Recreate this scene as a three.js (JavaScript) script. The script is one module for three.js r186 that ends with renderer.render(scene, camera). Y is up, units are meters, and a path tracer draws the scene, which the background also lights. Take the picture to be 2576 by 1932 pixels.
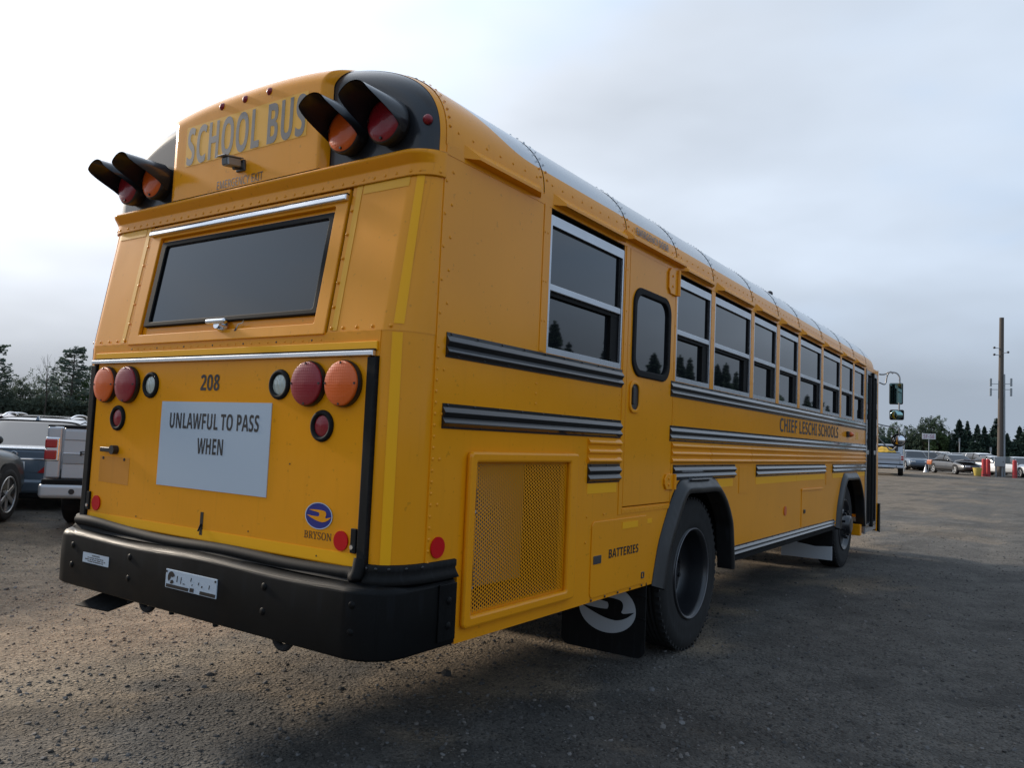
import * as THREE from 'three';
import { mergeGeometries } from 'three/addons/utils/BufferGeometryUtils.js';
import { FontLoader } from 'three/addons/loaders/FontLoader.js';
import { RoundedBoxGeometry } from 'three/addons/geometries/RoundedBoxGeometry.js';
import { ConvexGeometry } from 'three/addons/geometries/ConvexGeometry.js';

// ---------------------------------------------------------------- camera, sky, sun, exposure
const scene = new THREE.Scene();
const camera = new THREE.PerspectiveCamera(52.166, 1024 / 769, 0.05, 3000);
camera.rotation.order = 'YXZ';
camera.position.set(3.31079, 1.45151, 2.29487);
camera.rotation.set(0.06956, 0.59893, 0.04406);
const renderer = new THREE.WebGLRenderer({ antialias: true });
renderer.setSize(1024, 769);
renderer.toneMapping = THREE.LinearToneMapping;
renderer.toneMappingExposure = 0.8;
renderer.shadowMap.enabled = true;

const rng = (s) => () => { s |= 0; s = (s + 0x6d2b79f5) | 0; let t = Math.imul(s ^ (s >>> 15), 1 | s); t = (t + Math.imul(t ^ (t >>> 7), 61 | t)) ^ t; return ((t ^ (t >>> 14)) >>> 0) / 4294967296; };
const sm = (x, a, b) => { const t = Math.min(1, Math.max(0, (x - a) / (b - a))); return t * t * (3 - 2 * t); };
const mix = (a, b, t) => a + (b - a) * t;
const DEG = Math.PI / 180;
const h3 = (x, y, z) => { let h = (Math.imul(x, 374761393) + Math.imul(y, 668265263) + Math.imul(z, 2147483647 - 1013)) | 0; h = Math.imul(h ^ (h >>> 13), 1274126177); h ^= h >>> 16; return (h >>> 0) / 4294967296; };
function n3(x, y, z) {
  const i = Math.floor(x), j = Math.floor(y), k = Math.floor(z); let u = x - i, v = y - j, w = z - k;
  u = u * u * (3 - 2 * u); v = v * v * (3 - 2 * v); w = w * w * (3 - 2 * w);
  return mix(mix(mix(h3(i, j, k), h3(i + 1, j, k), u), mix(h3(i, j + 1, k), h3(i + 1, j + 1, k), u), v), mix(mix(h3(i, j, k + 1), h3(i + 1, j, k + 1), u), mix(h3(i, j + 1, k + 1), h3(i + 1, j + 1, k + 1), u), v), w);
}
const fbm3 = (x, y, z, o) => { let s = 0, a = 0.5, f = 1; for (let i = 0; i < o; i++) { s += a * n3(x * f + i * 17.3, y * f + i * 9.1, z * f); a *= 0.5; f *= 2.03; } return s / (1 - Math.pow(0.5, o)); };
const azel = (az, el) => new THREE.Vector3(-Math.sin(az * DEG) * Math.cos(el * DEG), Math.sin(el * DEG), -Math.cos(az * DEG) * Math.cos(el * DEG));

function makeSky() {
  const W = 1536, H = 768, data = new Float32Array(W * H * 4), s = azel(80, 38);
  for (let j = 0; j < H; j++) for (let i = 0; i < W; i++) {
    const ph = ((i + 0.5) / W - 0.5) * Math.PI * 2, el = ((j + 0.5) / H - 0.5) * Math.PI, ce = Math.cos(el);
    const x = Math.cos(ph) * ce, y = Math.sin(el), z = Math.sin(ph) * ce, E = el / DEG, o = (j * W + i) * 4;
    const ang = Math.acos(Math.min(1, x * s.x + y * s.y + z * s.z)) / DEG, Ec = Math.max(0, E);
    const yy = Math.max(0, y), q = 1 / (yy + 0.22);
    const px = x * q, pz = z * q;
    const a = fbm3(px * 1.25 + 3.1, yy * 3, pz * 1.25 + 8.2, 6), b = fbm3(px * 0.7 - 5, yy * 2, pz * 0.7 + 1.7, 4), d = fbm3(x * 3.2 + 20, y * 11 + 4, z * 3.2, 5);
    const gl = (2.2 * Math.exp(-((ang / 25) ** 2)) + 0.60 * Math.exp(-((ang / 42) ** 2))) * mix(0.42, 1, sm(Ec, 2, 21));
    let L = 0.50 + 0.41 * sm(Ec, 2, 15) - 0.24 * sm(Ec, 17, 42) + gl;
    L *= 1 + 0.6 * (d - 0.5) * mix(1, 0.35, sm(Ec, 6, 26)) + 0.55 * (a - 0.5) + 0.3 * (b - 0.5);
    const gap = sm(0.45 * a + 0.55 * (1 - b), 0.45, 0.58) * sm(Ec, 6, 16) * 0.9 * (1 - 0.9 * Math.exp(-((ang / 40) ** 2)));
    const bl = 0.9 + 0.65 * Math.exp(-((ang / 45) ** 2)), wt = Math.exp(-((ang / 58) ** 2));
    const c = [mix(L * mix(0.81, 0.99, wt), 0.60 * bl, gap), mix(L * mix(0.98, 1.0, wt), 0.83 * bl, gap), mix(L * mix(1.21, 1.03, wt), 1.16 * bl, gap)];
    const g = sm(-E, 1, 6);
    data[o] = mix(c[0], 0.16, g); data[o + 1] = mix(c[1], 0.15, g); data[o + 2] = mix(c[2], 0.14, g); data[o + 3] = 1;
  }
  const t = new THREE.DataTexture(data, W, H, THREE.RGBAFormat, THREE.FloatType);
  t.mapping = THREE.EquirectangularReflectionMapping; t.magFilter = t.minFilter = THREE.LinearFilter; t.needsUpdate = true;
  return t;
}
scene.background = makeSky(); scene.environment = scene.background;

const sun = new THREE.DirectionalLight(0xfff0dc, 4.6);
sun.position.copy(azel(92, 22)).multiplyScalar(90); sun.target.position.set(0, 0, -6);
sun.position.add(sun.target.position);
sun.castShadow = true; sun.shadow.radius = 12; sun.shadow.mapSize.set(4096, 4096);
Object.assign(sun.shadow.camera, { left: -110, right: 110, top: 80, bottom: -80, near: 1, far: 320 });
scene.add(sun, sun.target);

// ---------------------------------------------------------------- helpers
const used = {};
const numbered = (n) => { const k = used[n] = (used[n] ?? -1) + 1; return k ? `${n}_${String(k).padStart(3, '0')}` : n; };
const tag = (o, label, category, group) => { o.userData.label = label; o.userData.category = category; if (group) o.userData.group = group; return o; };
const shade = (m) => { m.castShadow = m.receiveShadow = true; return m; };
const part = (parent, name, geo, mat, kind) => { const m = shade(new THREE.Mesh(geo, mat)); m.name = name; if (kind) m.userData.kind = kind; parent.add(m); return m; };
const grp = (parent, name) => { const g = new THREE.Group(); g.name = name; parent.add(g); return g; };
const thing = (name, label, cat, x, y, z, turn = 0, group) => { const g = new THREE.Group(); g.name = numbered(name); g.position.set(x, y, z); g.rotation.y = turn; scene.add(g); return tag(g, label, cat, group); };
const structure = (o, name) => { o.name = name; o.userData.kind = 'structure'; scene.add(shade(o)); return o; };
const flat = (g) => { const r = g.index ? g.toNonIndexed() : g; return r; };
const clean = (g) => { const r = flat(g); for (const k of Object.keys(r.attributes)) if (!['position', 'normal', 'uv'].includes(k)) r.deleteAttribute(k); if (!r.attributes.uv) r.setAttribute('uv', new THREE.BufferAttribute(new Float32Array(r.attributes.position.count * 2), 2)); return r; };
const merge = (list) => mergeGeometries(list.map(clean));
const box = (x0, x1, y0, y1, z0, z1) => { const g = new THREE.BoxGeometry(x1 - x0, y1 - y0, z1 - z0); g.translate((x0 + x1) / 2, (y0 + y1) / 2, (z0 + z1) / 2); return g; };
const rbox = (x0, x1, y0, y1, z0, z1, r = 0.008, seg = 2) => { const g = new RoundedBoxGeometry(x1 - x0, y1 - y0, z1 - z0, seg, r); g.translate((x0 + x1) / 2, (y0 + y1) / 2, (z0 + z1) / 2); return g; };
const cyl = (r0, r1, h, n = 20) => new THREE.CylinderGeometry(r0, r1, h, n);
const tube = (pts, r, n = 8, seg) => new THREE.TubeGeometry(new THREE.CatmullRomCurve3(pts.map((p) => new THREE.Vector3(...p)), false, 'catmullrom', 0.5), seg ?? pts.length * 6, r, n, false);
const rod = (a, b, r, n = 8, r2 = r) => { const A = new THREE.Vector3(...a), B = new THREE.Vector3(...b), d = B.clone().sub(A), g = cyl(r2, r, d.length(), n); g.translate(0, d.length() / 2, 0); g.applyQuaternion(new THREE.Quaternion().setFromUnitVectors(new THREE.Vector3(0, 1, 0), d.normalize())); g.translate(A.x, A.y, A.z); return g; };
function grid(nu, nv, fn, closeU = false) {
  const pos = [], uv = [], idx = [];
  for (let j = 0; j <= nv; j++) for (let i = 0; i <= nu; i++) { const p = fn(i / nu, j / nv); pos.push(p[0], p[1], p[2]); uv.push(i / nu, j / nv); }
  for (let j = 0; j < nv; j++) for (let i = 0; i < nu; i++) { const a = j * (nu + 1) + i, b = a + 1, c = a + nu + 1, d = c + 1; idx.push(a, b, d, a, d, c); }
  const g = new THREE.BufferGeometry();
  g.setAttribute('position', new THREE.Float32BufferAttribute(pos, 3)); g.setAttribute('uv', new THREE.Float32BufferAttribute(uv, 2)); g.setIndex(idx); g.computeVertexNormals();
  return g;
}
function mirrorX(g) { const r = clean(g.clone()); r.scale(-1, 1, 1); for (const k of ['position', 'normal', 'uv']) { const a = r.attributes[k], n = a.itemSize; for (let i = 0; i < a.count; i += 3) for (let q = 0; q < n; q++) { const t = a.array[(i + 1) * n + q]; a.array[(i + 1) * n + q] = a.array[(i + 2) * n + q]; a.array[(i + 2) * n + q] = t; } } return r; }
function uvBox(g) { // texture coordinates in metres
  const r = flat(g), p = r.attributes.position, n = r.attributes.normal, uv = new Float32Array(p.count * 2);
  for (let i = 0; i < p.count; i++) { const ax = Math.abs(n.getX(i)), ay = Math.abs(n.getY(i)), az = Math.abs(n.getZ(i)); const x = p.getX(i), y = p.getY(i), z = p.getZ(i); if (ax >= ay && ax >= az) { uv[2 * i] = z; uv[2 * i + 1] = y; } else if (ay >= az) { uv[2 * i] = x; uv[2 * i + 1] = z; } else { uv[2 * i] = x; uv[2 * i + 1] = y; } }
  r.setAttribute('uv', new THREE.BufferAttribute(uv, 2)); return r;
}
const shapeOf = (pts) => { const s = new THREE.Shape(); pts.forEach((p, i) => (i ? s.lineTo(p[0], p[1]) : s.moveTo(p[0], p[1]))); s.closePath(); return s; };
function rrect(x0, x1, y0, y1, r, S = THREE.Shape) { const s = new S(); s.moveTo(x0 + r, y0); s.lineTo(x1 - r, y0); s.absarc(x1 - r, y0 + r, r, -Math.PI / 2, 0, false); s.lineTo(x1, y1 - r); s.absarc(x1 - r, y1 - r, r, 0, Math.PI / 2, false); s.lineTo(x0 + r, y1); s.absarc(x0 + r, y1 - r, r, Math.PI / 2, Math.PI, false); s.lineTo(x0, y0 + r); s.absarc(x0 + r, y0 + r, r, Math.PI, Math.PI * 1.5, false); return s; }
const extr = (shape, depth, bevel = 0) => new THREE.ExtrudeGeometry(shape, { depth: depth - 2 * bevel, bevelEnabled: bevel > 0, bevelThickness: bevel, bevelSize: bevel, bevelOffset: -bevel, bevelSegments: 2, curveSegments: 10 });
// plate on the right flank: shape in (u = -z, v = y), outer face at x
const onSide = (shape, x, th, bevel = 0) => { const g = extr(shape, th, bevel); g.translate(0, 0, bevel); g.rotateY(Math.PI / 2); g.translate(x - th, 0, 0); return g; };
const onRear = (shape, z, th, bevel = 0) => { const g = extr(shape, th, bevel); g.translate(0, 0, z - th + bevel); return g; };
// bar of constant section (x, y) running along the flank from z1 (front) to z0 (rear)
const alongZ = (pts, z0, z1) => { const g = extr(shapeOf(pts), Math.abs(z1 - z0)); g.translate(0, 0, Math.min(z0, z1)); return g; };
const frameShape = (x0, x1, y0, y1, t, r = 0.004, ri = 0.004, t2 = t, t3 = t) => { const s = rrect(x0, x1, y0, y1, r); s.holes.push(rrect(x0 + t, x1 - t, y0 + t2, y1 - t3, ri, THREE.Path)); return s; };

// ---------------------------------------------------------------- textures
const vn = (x, y, p, s) => { const i = Math.floor(x), j = Math.floor(y); let u = x - i, v = y - j; u = u * u * (3 - 2 * u); v = v * v * (3 - 2 * v); const m = (a) => ((a % p) + p) % p; return mix(mix(h3(m(i), m(j), s), h3(m(i + 1), m(j), s), u), mix(h3(m(i), m(j + 1), s), h3(m(i + 1), m(j + 1), s), u), v); };
const tf = (u, v, p, o, s) => { let r = 0, a = 0.5, q = p; for (let i = 0; i < o; i++) { r += a * vn(u * q, v * q, q, s + i * 31); a *= 0.5; q *= 2; } return r / (1 - Math.pow(0.5, o)); };
function dataTex(N, fn, srgb, rep = 1) {
  const d = new Uint8Array(N * N * 4);
  for (let j = 0; j < N; j++) for (let i = 0; i < N; i++) { const c = fn(i / N, j / N, i, j), o = (j * N + i) * 4; d[o] = c[0] * 255; d[o + 1] = c[1] * 255; d[o + 2] = c[2] * 255; d[o + 3] = 255; }
  const t = new THREE.DataTexture(d, N, N); t.wrapS = t.wrapT = THREE.RepeatWrapping; t.magFilter = THREE.LinearFilter; t.minFilter = THREE.LinearMipmapLinearFilter; t.generateMipmaps = true; t.repeat.set(rep, rep); if (srgb) t.colorSpace = THREE.SRGBColorSpace; t.needsUpdate = true; return t;
}
const g3 = (v) => [v, v, v];
const paintDirt = dataTex(512, (u, v) => { const a = tf(u, v, 5, 5, 3), sp = tf(u, v, 96, 2, 40), st = tf(u * 6, v * 0.5, 12, 4, 77); let k = 0.955 + 0.05 * a - 0.018 * sm(st, 0.62, 0.85); if (sp > 0.86) k -= 0.09; return [k, k * 0.995, Math.min(1, k * 0.985 + 0.0)]; }, true, 0.55);
const paintRough = dataTex(256, (u, v) => g3(0.75 + 0.45 * (tf(u, v, 6, 5, 9) - 0.5)), false, 0.7);
const paintWave = dataTex(256, (u, v) => g3(tf(u, v, 4, 3, 12)), false, 0.9);
const grime = dataTex(512, (u, v) => { const a = tf(u, v, 6, 6, 21), st = tf(u * 8, v, 8, 4, 5), sp = tf(u, v, 128, 2, 8); let k = 0.6 + 0.4 * a + 0.35 * sm(st, 0.6, 0.8) + (sp > 0.84 ? 0.5 : 0); return [Math.min(1, k), Math.min(1, k * 0.98), Math.min(1, k * 0.94)]; }, true, 0.8);
const grimeRough = dataTex(256, (u, v) => g3(0.55 + 0.45 * tf(u, v, 8, 5, 33)), false, 1.1);

// ---------------------------------------------------------------- materials
const lin = (r, g, b) => new THREE.Color().setRGB(r, g, b);
const P = (o) => new THREE.MeshPhysicalMaterial(o);
const lensRib = dataTex(128, (u, v) => g3(0.5 + 0.25 * Math.sin(u * Math.PI * 16) + 0.25 * Math.sin(v * Math.PI * 16)), false, 10), lensStripe = dataTex(64, (u, v) => g3(0.5 + 0.5 * Math.sin((u + 0.35 * v) * Math.PI * 8)), false, 9);
const M = {
  paint: P({ color: lin(0.87, 0.335, 0.004), map: paintDirt, roughness: 0.6, specularIntensity: 0.12, clearcoat: 0.58, clearcoatRoughness: 0.14, bumpMap: paintWave, bumpScale: 0.0022 }),
  tape: P({ color: lin(0.93, 0.43, 0.003), roughness: 0.6, specularIntensity: 0.3, clearcoat: 0.3, clearcoatRoughness: 0.3 }),
  tapeDull: P({ color: lin(0.82, 0.40, 0.02), roughness: 0.6, specularIntensity: 0.3, clearcoat: 0.4, clearcoatRoughness: 0.25 }),
  blackPaint: P({ color: lin(0.012, 0.014, 0.018), map: paintDirt, roughness: 0.45, specularIntensity: 0.4, clearcoat: 0.6, clearcoatRoughness: 0.16 }),
  railBlack: P({ color: lin(0.006, 0.0065, 0.008), roughness: 0.5, specularIntensity: 0.4, clearcoat: 0.9, clearcoatRoughness: 0.1 }),
  bumper: P({ color: lin(0.0042, 0.0052, 0.0066), map: grime, roughness: 0.62, specularIntensity: 0.32, roughnessMap: grimeRough, bumpMap: paintWave, bumpScale: 0.002 }),
  rubber: P({ color: lin(0.0075, 0.008, 0.009), map: grime, roughness: 0.72, specularIntensity: 0.5 }),
  flare: P({ color: lin(0.016, 0.017, 0.019), map: grime, roughness: 0.5, roughnessMap: grimeRough }),
  tyre: P({ color: lin(0.013, 0.013, 0.014), map: grime, roughness: 0.86 }),
  under: P({ color: lin(0.014, 0.014, 0.015), roughness: 0.9 }),
  rim: P({ color: lin(0.010, 0.011, 0.014), roughness: 0.35, clearcoat: 0.5, clearcoatRoughness: 0.3 }),
  rimEdge: P({ color: lin(0.15, 0.15, 0.16), metalness: 0.7, roughness: 0.4 }),
  alu: P({ color: lin(0.50, 0.52, 0.55), metalness: 0.75, roughness: 0.36, roughnessMap: grimeRough }),
  trim: P({ color: lin(0.80, 0.81, 0.83), metalness: 0.9, roughness: 0.24 }),
  chrome: P({ color: lin(0.75, 0.76, 0.78), metalness: 1, roughness: 0.14 }),
  glass: P({ color: lin(0.008, 0.010, 0.012), roughness: 0.02, ior: 1.68 }),
  glassFar: P({ color: lin(0.01, 0.012, 0.015), roughness: 0.05, ior: 1.7 }),
  whiteFlap: P({ color: lin(0.46, 0.48, 0.50), roughness: 0.6 }),
  roofWhite: P({ color: lin(0.52, 0.56, 0.60), roughness: 0.35, clearcoat: 0.6, clearcoatRoughness: 0.2, map: paintDirt }),
  amber: P({ color: lin(0.66, 0.105, 0.006), roughness: 0.4, specularIntensity: 0.5, clearcoat: 0.5, clearcoatRoughness: 0.1, bumpMap: lensRib, bumpScale: 0.0004 }),
  red: P({ color: lin(0.25, 0.008, 0.016), roughness: 0.4, specularIntensity: 0.5, clearcoat: 0.5, clearcoatRoughness: 0.1, bumpMap: lensRib, bumpScale: 0.0004 }),
  redDot: P({ color: lin(0.55, 0.004, 0.008), roughness: 0.5, specularIntensity: 0.3, clearcoat: 0.2 }),
  clearLens: P({ color: lin(0.46, 0.50, 0.45), roughness: 0.25, clearcoat: 0.8, clearcoatRoughness: 0.08, bumpMap: lensStripe, bumpScale: 0.003 }),
  ink: P({ color: lin(0.016, 0.014, 0.014), roughness: 0.45 }),
  inkGrey: P({ color: lin(0.045, 0.045, 0.047), roughness: 0.45, clearcoat: 0.3, clearcoatRoughness: 0.2 }),
  placard: P({ color: lin(0.44, 0.52, 0.60), roughness: 0.35, clearcoat: 0.5, clearcoatRoughness: 0.25 }),
  blue: P({ color: lin(0.012, 0.02, 0.20), roughness: 0.4 }),
  white: P({ color: lin(0.62, 0.63, 0.64), roughness: 0.55, map: grime }),
  steel: P({ color: lin(0.33, 0.34, 0.35), metalness: 0.6, roughness: 0.45 }),
};

const fonts = {};
for (const k of ['sans_bold', 'sans_regular', 'serif_regular']) fonts[k] = await new FontLoader().loadAsync(`fonts/droid/droid_${k}.typeface.json`);
// flat lettering centred on the origin in the xy plane, w wide, h high
function letters(str, font, w, h, slant = 0) {
  const g = new THREE.ShapeGeometry(fonts[font].generateShapes(str, 1), 6); g.computeBoundingBox(); const b = g.boundingBox;
  g.translate(-(b.min.x + b.max.x) / 2, -(b.min.y + b.max.y) / 2, 0); g.scale(w / (b.max.x - b.min.x), h / (b.max.y - b.min.y), 1);
  if (slant) { const m = new THREE.Matrix4().makeShear(0, 0, slant, 0, 0, 0); g.applyMatrix4(m); }
  return g;
}
const sideText = (str, font, z0, z1, y0, y1, x = 1.2235) => { const g = letters(str, font, z0 - z1, y1 - y0); g.rotateY(Math.PI / 2); g.translate(x, (y0 + y1) / 2, (z0 + z1) / 2); return g; };
// ---------------------------------------------------------------- ground
const ramp = (z) => 0.3 * sm(-z, 14, 66);
const lump = (x, z) => 0.05 * (fbm3(x * 0.35, 2.5, z * 0.35, 3) - 0.5) + 0.022 * (fbm3(x * 1.7, 7.5, z * 1.7, 3) - 0.5) - [[3.15, 0.05], [5.0, 0.05], [-3.4, -0.12], [-5.2, -0.12]].reduce((s, [c, k]) => s + 0.028 * Math.exp(-(((x - c - k * z + 0.25 * (fbm3(z * 0.3, c, 1, 2) - 0.5)) / 0.2) ** 2)), 0);
const gy = (x, z) => { const r = Math.hypot(x, z + 3), k = sm(r, 20, 60); return ramp(z) + mix(lump(x, z), 0, k) - 0.012; };
{
  const N = 430, kx = 0.9, a = 6.95, pos = [], col = [], uv = [], idx = [];
  const w = (t) => { const s = Math.sign(t); return s * kx * (Math.exp(a * Math.abs(t)) - 1); };
  for (let j = 0; j <= N; j++) for (let i = 0; i <= N; i++) {
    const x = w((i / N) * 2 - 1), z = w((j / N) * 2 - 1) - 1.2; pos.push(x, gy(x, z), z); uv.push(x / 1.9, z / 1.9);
    // tan dirt and grey gravel in patches with ragged outlines
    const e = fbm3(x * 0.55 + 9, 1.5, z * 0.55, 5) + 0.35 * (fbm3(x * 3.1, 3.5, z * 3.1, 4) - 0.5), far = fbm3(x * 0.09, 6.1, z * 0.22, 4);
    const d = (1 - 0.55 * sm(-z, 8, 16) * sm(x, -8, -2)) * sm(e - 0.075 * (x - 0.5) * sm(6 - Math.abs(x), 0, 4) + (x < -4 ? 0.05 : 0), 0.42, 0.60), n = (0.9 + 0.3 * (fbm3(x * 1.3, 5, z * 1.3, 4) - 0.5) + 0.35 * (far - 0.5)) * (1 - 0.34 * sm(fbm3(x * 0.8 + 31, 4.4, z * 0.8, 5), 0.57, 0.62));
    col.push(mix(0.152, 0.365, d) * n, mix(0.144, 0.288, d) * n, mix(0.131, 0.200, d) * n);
  }
  for (let j = 0; j < N; j++) for (let i = 0; i < N; i++) { const q = j * (N + 1) + i, b = q + 1, c = q + N + 1; idx.push(q, c, b, b, c, c + 1); }
  const g = new THREE.BufferGeometry();
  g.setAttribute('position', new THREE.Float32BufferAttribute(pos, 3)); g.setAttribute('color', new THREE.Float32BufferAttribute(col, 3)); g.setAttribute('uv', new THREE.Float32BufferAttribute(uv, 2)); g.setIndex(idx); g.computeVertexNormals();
  // stone-strewn grain: tone and relief from the same stones
  const S = 1024, hgt = new Float32Array(S * S), ton = new Float32Array(S * S), R = rng(5);
  for (let j = 0; j < S; j++) for (let i = 0; i < S; i++) { const u = i / S, v = j / S; hgt[j * S + i] = 0.42 * tf(u, v, 9, 7, 1) + 0.16 * tf(u, v, 150, 2, 61); ton[j * S + i] = 0.46 + 0.34 * (tf(u, v, 14, 6, 90) - 0.5) + 0.36 * (tf(u, v, 190, 2, 14) - 0.5); }
  for (let k = 0; k < 15000; k++) {
    const r = 1.2 + 7 * Math.pow(R(), 4.5), cx = R() * S, cy = R() * S, an = R() * 3.14, el = 0.55 + 0.45 * R(), hh = 0.10 + 0.035 * r * (0.5 + R()), tt = (R() - 0.5) * 0.5, ca = Math.cos(an), sa = Math.sin(an), m = Math.ceil(r + 1);
    for (let y = -m; y <= m; y++) for (let x = -m; x <= m; x++) { const p = (x * ca + y * sa) / r, q = (-x * sa + y * ca) / (r * el), d = p * p + q * q; if (d > 1) continue; const o = ((Math.floor(cy + y) + S) % S) * S + ((Math.floor(cx + x) + S) % S), f = Math.sqrt(1 - d); hgt[o] = Math.max(hgt[o], 0.32 + hh * f * 0.9); ton[o] = mix(ton[o], 0.5 + tt, 0.85); }
  }
  const tone = dataTex(S, (u, v, i, j) => { const t = Math.min(1, Math.max(0.06, ton[j * S + i] + 0.36)); return [t, t * 0.985, t * 0.965]; }, true);
  const relief = dataTex(S, (u, v, i, j) => g3(Math.min(1, Math.max(0, hgt[j * S + i]))), false);
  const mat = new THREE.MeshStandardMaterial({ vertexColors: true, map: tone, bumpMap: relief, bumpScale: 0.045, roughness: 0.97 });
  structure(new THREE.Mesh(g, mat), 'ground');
  // loose stones
  const rocks = [0, 1, 2].map((s) => { const q = new THREE.IcosahedronGeometry(1, 1), p = q.attributes.position, r = rng(s + 70), mm = new Map(); for (let i = 0; i < p.count; i++) { const k = [p.getX(i), p.getY(i), p.getZ(i)].map((v) => v.toFixed(3)).join(); if (!mm.has(k)) mm.set(k, 0.72 + 0.5 * r()); const f = mm.get(k); p.setXYZ(i, p.getX(i) * f, p.getY(i) * f * 0.6, p.getZ(i) * f); } q.computeVertexNormals(); return q; });
  const rm = new THREE.MeshStandardMaterial({ color: 0xffffff, roughness: 0.92 });
  const r = rng(99), o = new THREE.Object3D(), c = new THREE.Color();
  rocks.forEach((q, s) => {
    const n = 17000, im = new THREE.InstancedMesh(q, rm, n); im.name = ['gravel', 'gravel_001', 'gravel_002'][s];
    for (let i = 0; i < n; i++) {
      // spread along the view wedge, thinner with distance
      const az = (-4 + 78 * r()) * DEG, d = 2.2 + 17 * Math.pow(r(), 1.35), x = camera.position.x - Math.sin(az) * d, z = camera.position.z - Math.cos(az) * d;
      const k = 0.0026 + 0.010 * Math.pow(r(), 6) + (r() < 0.01 ? 0.02 * r() * r() : 0); o.position.set(x, gy(x, z) + k * 0.15, z); o.rotation.set(r() * 0.6, r() * 6.28, r() * 0.6); o.scale.set(k * (0.8 + 0.7 * r()), k, k * (0.8 + 0.7 * r())); o.updateMatrix(); im.setMatrixAt(i, o.matrix);
      const t = 0.045 + 0.13 * Math.pow(r(), 2) + 0, wm = r() * 0.3; im.setColorAt(i, c.setRGB(t * (1 + wm * 0.5), t, t * (1 - wm * 0.5)));
    }
    im.userData.kind = 'stuff'; tag(im, ['small grey and tan gravel scattered over the yard', 'dark chips of crushed stone strewn over the yard', 'pale rounded pebbles strewn over the yard'][s], 'gravel'); im.castShadow = im.receiveShadow = true; scene.add(im);
  });
}

// ---------------------------------------------------------------- the school bus (base at the ground under its tail, tail at z = 0, nose towards -z)
const bus = thing('school_bus', 'yellow school bus with black rub rails and emergency rear window, seen from behind', 'bus', 0, 0, 0);
const XW = 1.22;
const rivY = [], rivK = [];
const rivDome = (() => { const g = new THREE.SphereGeometry(1, 8, 3, 0, Math.PI * 2, 0, Math.PI / 2); g.scale(1, 0.55, 1); return clean(g); })();
const upv = new THREE.Vector3(0, 1, 0);
function rivet(list, x, y, z, n, r = 0.0075) { const g = rivDome.clone(); g.scale(r, r, r); g.applyQuaternion(new THREE.Quaternion().setFromUnitVectors(upv, new THREE.Vector3(...n).normalize())); g.translate(x, y, z); list.push(g); }
const zf = (y) => (y < 1.86 ? 0 : -0.16 * (y - 1.86));
// the tail in plan: t runs 0..1.09 across the flat, then 1..2 quarter turns round the corner to the flank
function tail(t, y, d = 0) {
  if (t <= 1.09) return [t, y, zf(y) + d];
  const a = Math.min(1, t - 1.09) * Math.PI / 2, rx = 0.13, rz = 0.2 + zf(y), s = Math.sin(a), c = Math.cos(a), nx = s / rx, nz = c / rz, l = Math.hypot(nx, nz);
  return [1.09 + rx * s + (d * nx) / l, y, -0.2 + rz * c + (d * nz) / l];
}
const tailSheet = (t0, t1, y0, y1, d, nu = 24, nv = 10) => uvBox(grid(nu, nv, (u, v) => tail(mix(t0, t1, u), mix(y0, y1, v), d)));
const both = (g) => merge([g, mirrorX(g)]);

// --- flanks
const WIN = [[-1.06, -1.912], [-2.735, -3.4], [-3.478, -4.372], [-4.455, -5.15], [-5.248, -5.925], [-6.012, -6.925], [-7.02, -7.905], [-7.985, -8.685], [-8.77, -9.45]];
const WY0 = 1.892, WY1 = 2.65;
const rearArch = [[2.50, 0.565], [2.585, 0.82], [2.77, 1.07], [2.91, 1.165], [3.50, 1.16], [3.68, 1.06], [3.85, 0.87], [3.91, 0.59]];
const frontArch = [[7.80, 0.58], [7.89, 0.82], [8.07, 1.05], [8.22, 1.145], [8.93, 1.145], [9.12, 1.05], [9.29, 0.85], [9.40, 0.5]];
const doorU0 = 1.985, doorU1 = 2.705, doorY0 = 1.07, doorY1 = 2.66;
function flankShape(withDoor) {
  const s = shapeOf([[0.2, 0.86], [0.415, 0.86], [0.415, 0.567], ...rearArch, ...frontArch, [9.56, 0.5], [9.56, 2.7], [0.2, 2.7]]);
  for (const [a, b] of WIN) s.holes.push(shapeOf([[-a, WY0], [-b, WY0], [-b, WY1], [-a, WY1]]));
  if (withDoor) s.holes.push(shapeOf([[0.5, 0.685], [1.304, 0.685], [1.304, 1.332], [0.5, 1.332]]));
  if (withDoor) s.holes.push(shapeOf([[doorU0, doorY0], [doorU1, doorY0], [doorU1, doorY1], [doorU0, doorY1]]));
  return s;
}
part(bus, 'side_wall', onSide(flankShape(true), XW, 0.03), M.paint);
part(bus, 'side_wall', mirrorX(onSide(flankShape(false), XW, 0.03)), M.paint);
// overlapping sheets on the flank, each a few millimetres proud
const panel = (name, pts, th = 0.003, mat = M.paint) => part(bus, name, onSide(shapeOf(pts), XW + th, th, 0.0008), mat);
panel('side_panel', [[0.99, 1.895], [1.035, 1.895], [1.035, 2.645], [0.99, 2.645]], 0.004);
panel('side_panel', [[1.93, 1.03], [1.972, 1.03], [1.972, 2.645], [1.93, 2.645]], 0.004);
panel('side_panel', [[1.93, 1.032], [1.975, 1.03], [1.975, 1.058], [2.72, 1.058], [2.66, 0.985], [1.93, 1.0]].slice(0, 0).concat([[1.978, 1.034], [2.68, 1.034], [2.70, 1.062], [1.978, 1.062]]), 0.004);
for (const [u0, u1] of [[4.13, 4.35], [7.22, 7.44]]) panel('service_flap', [[u0, 1.085], [u1, 1.085], [u1, 1.305], [u0, 1.305]], 0.004);
panel('service_flap', [[6.14, 0.675], [7.03, 0.665], [7.03, 1.03], [6.14, 1.04]], 0.006);
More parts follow.
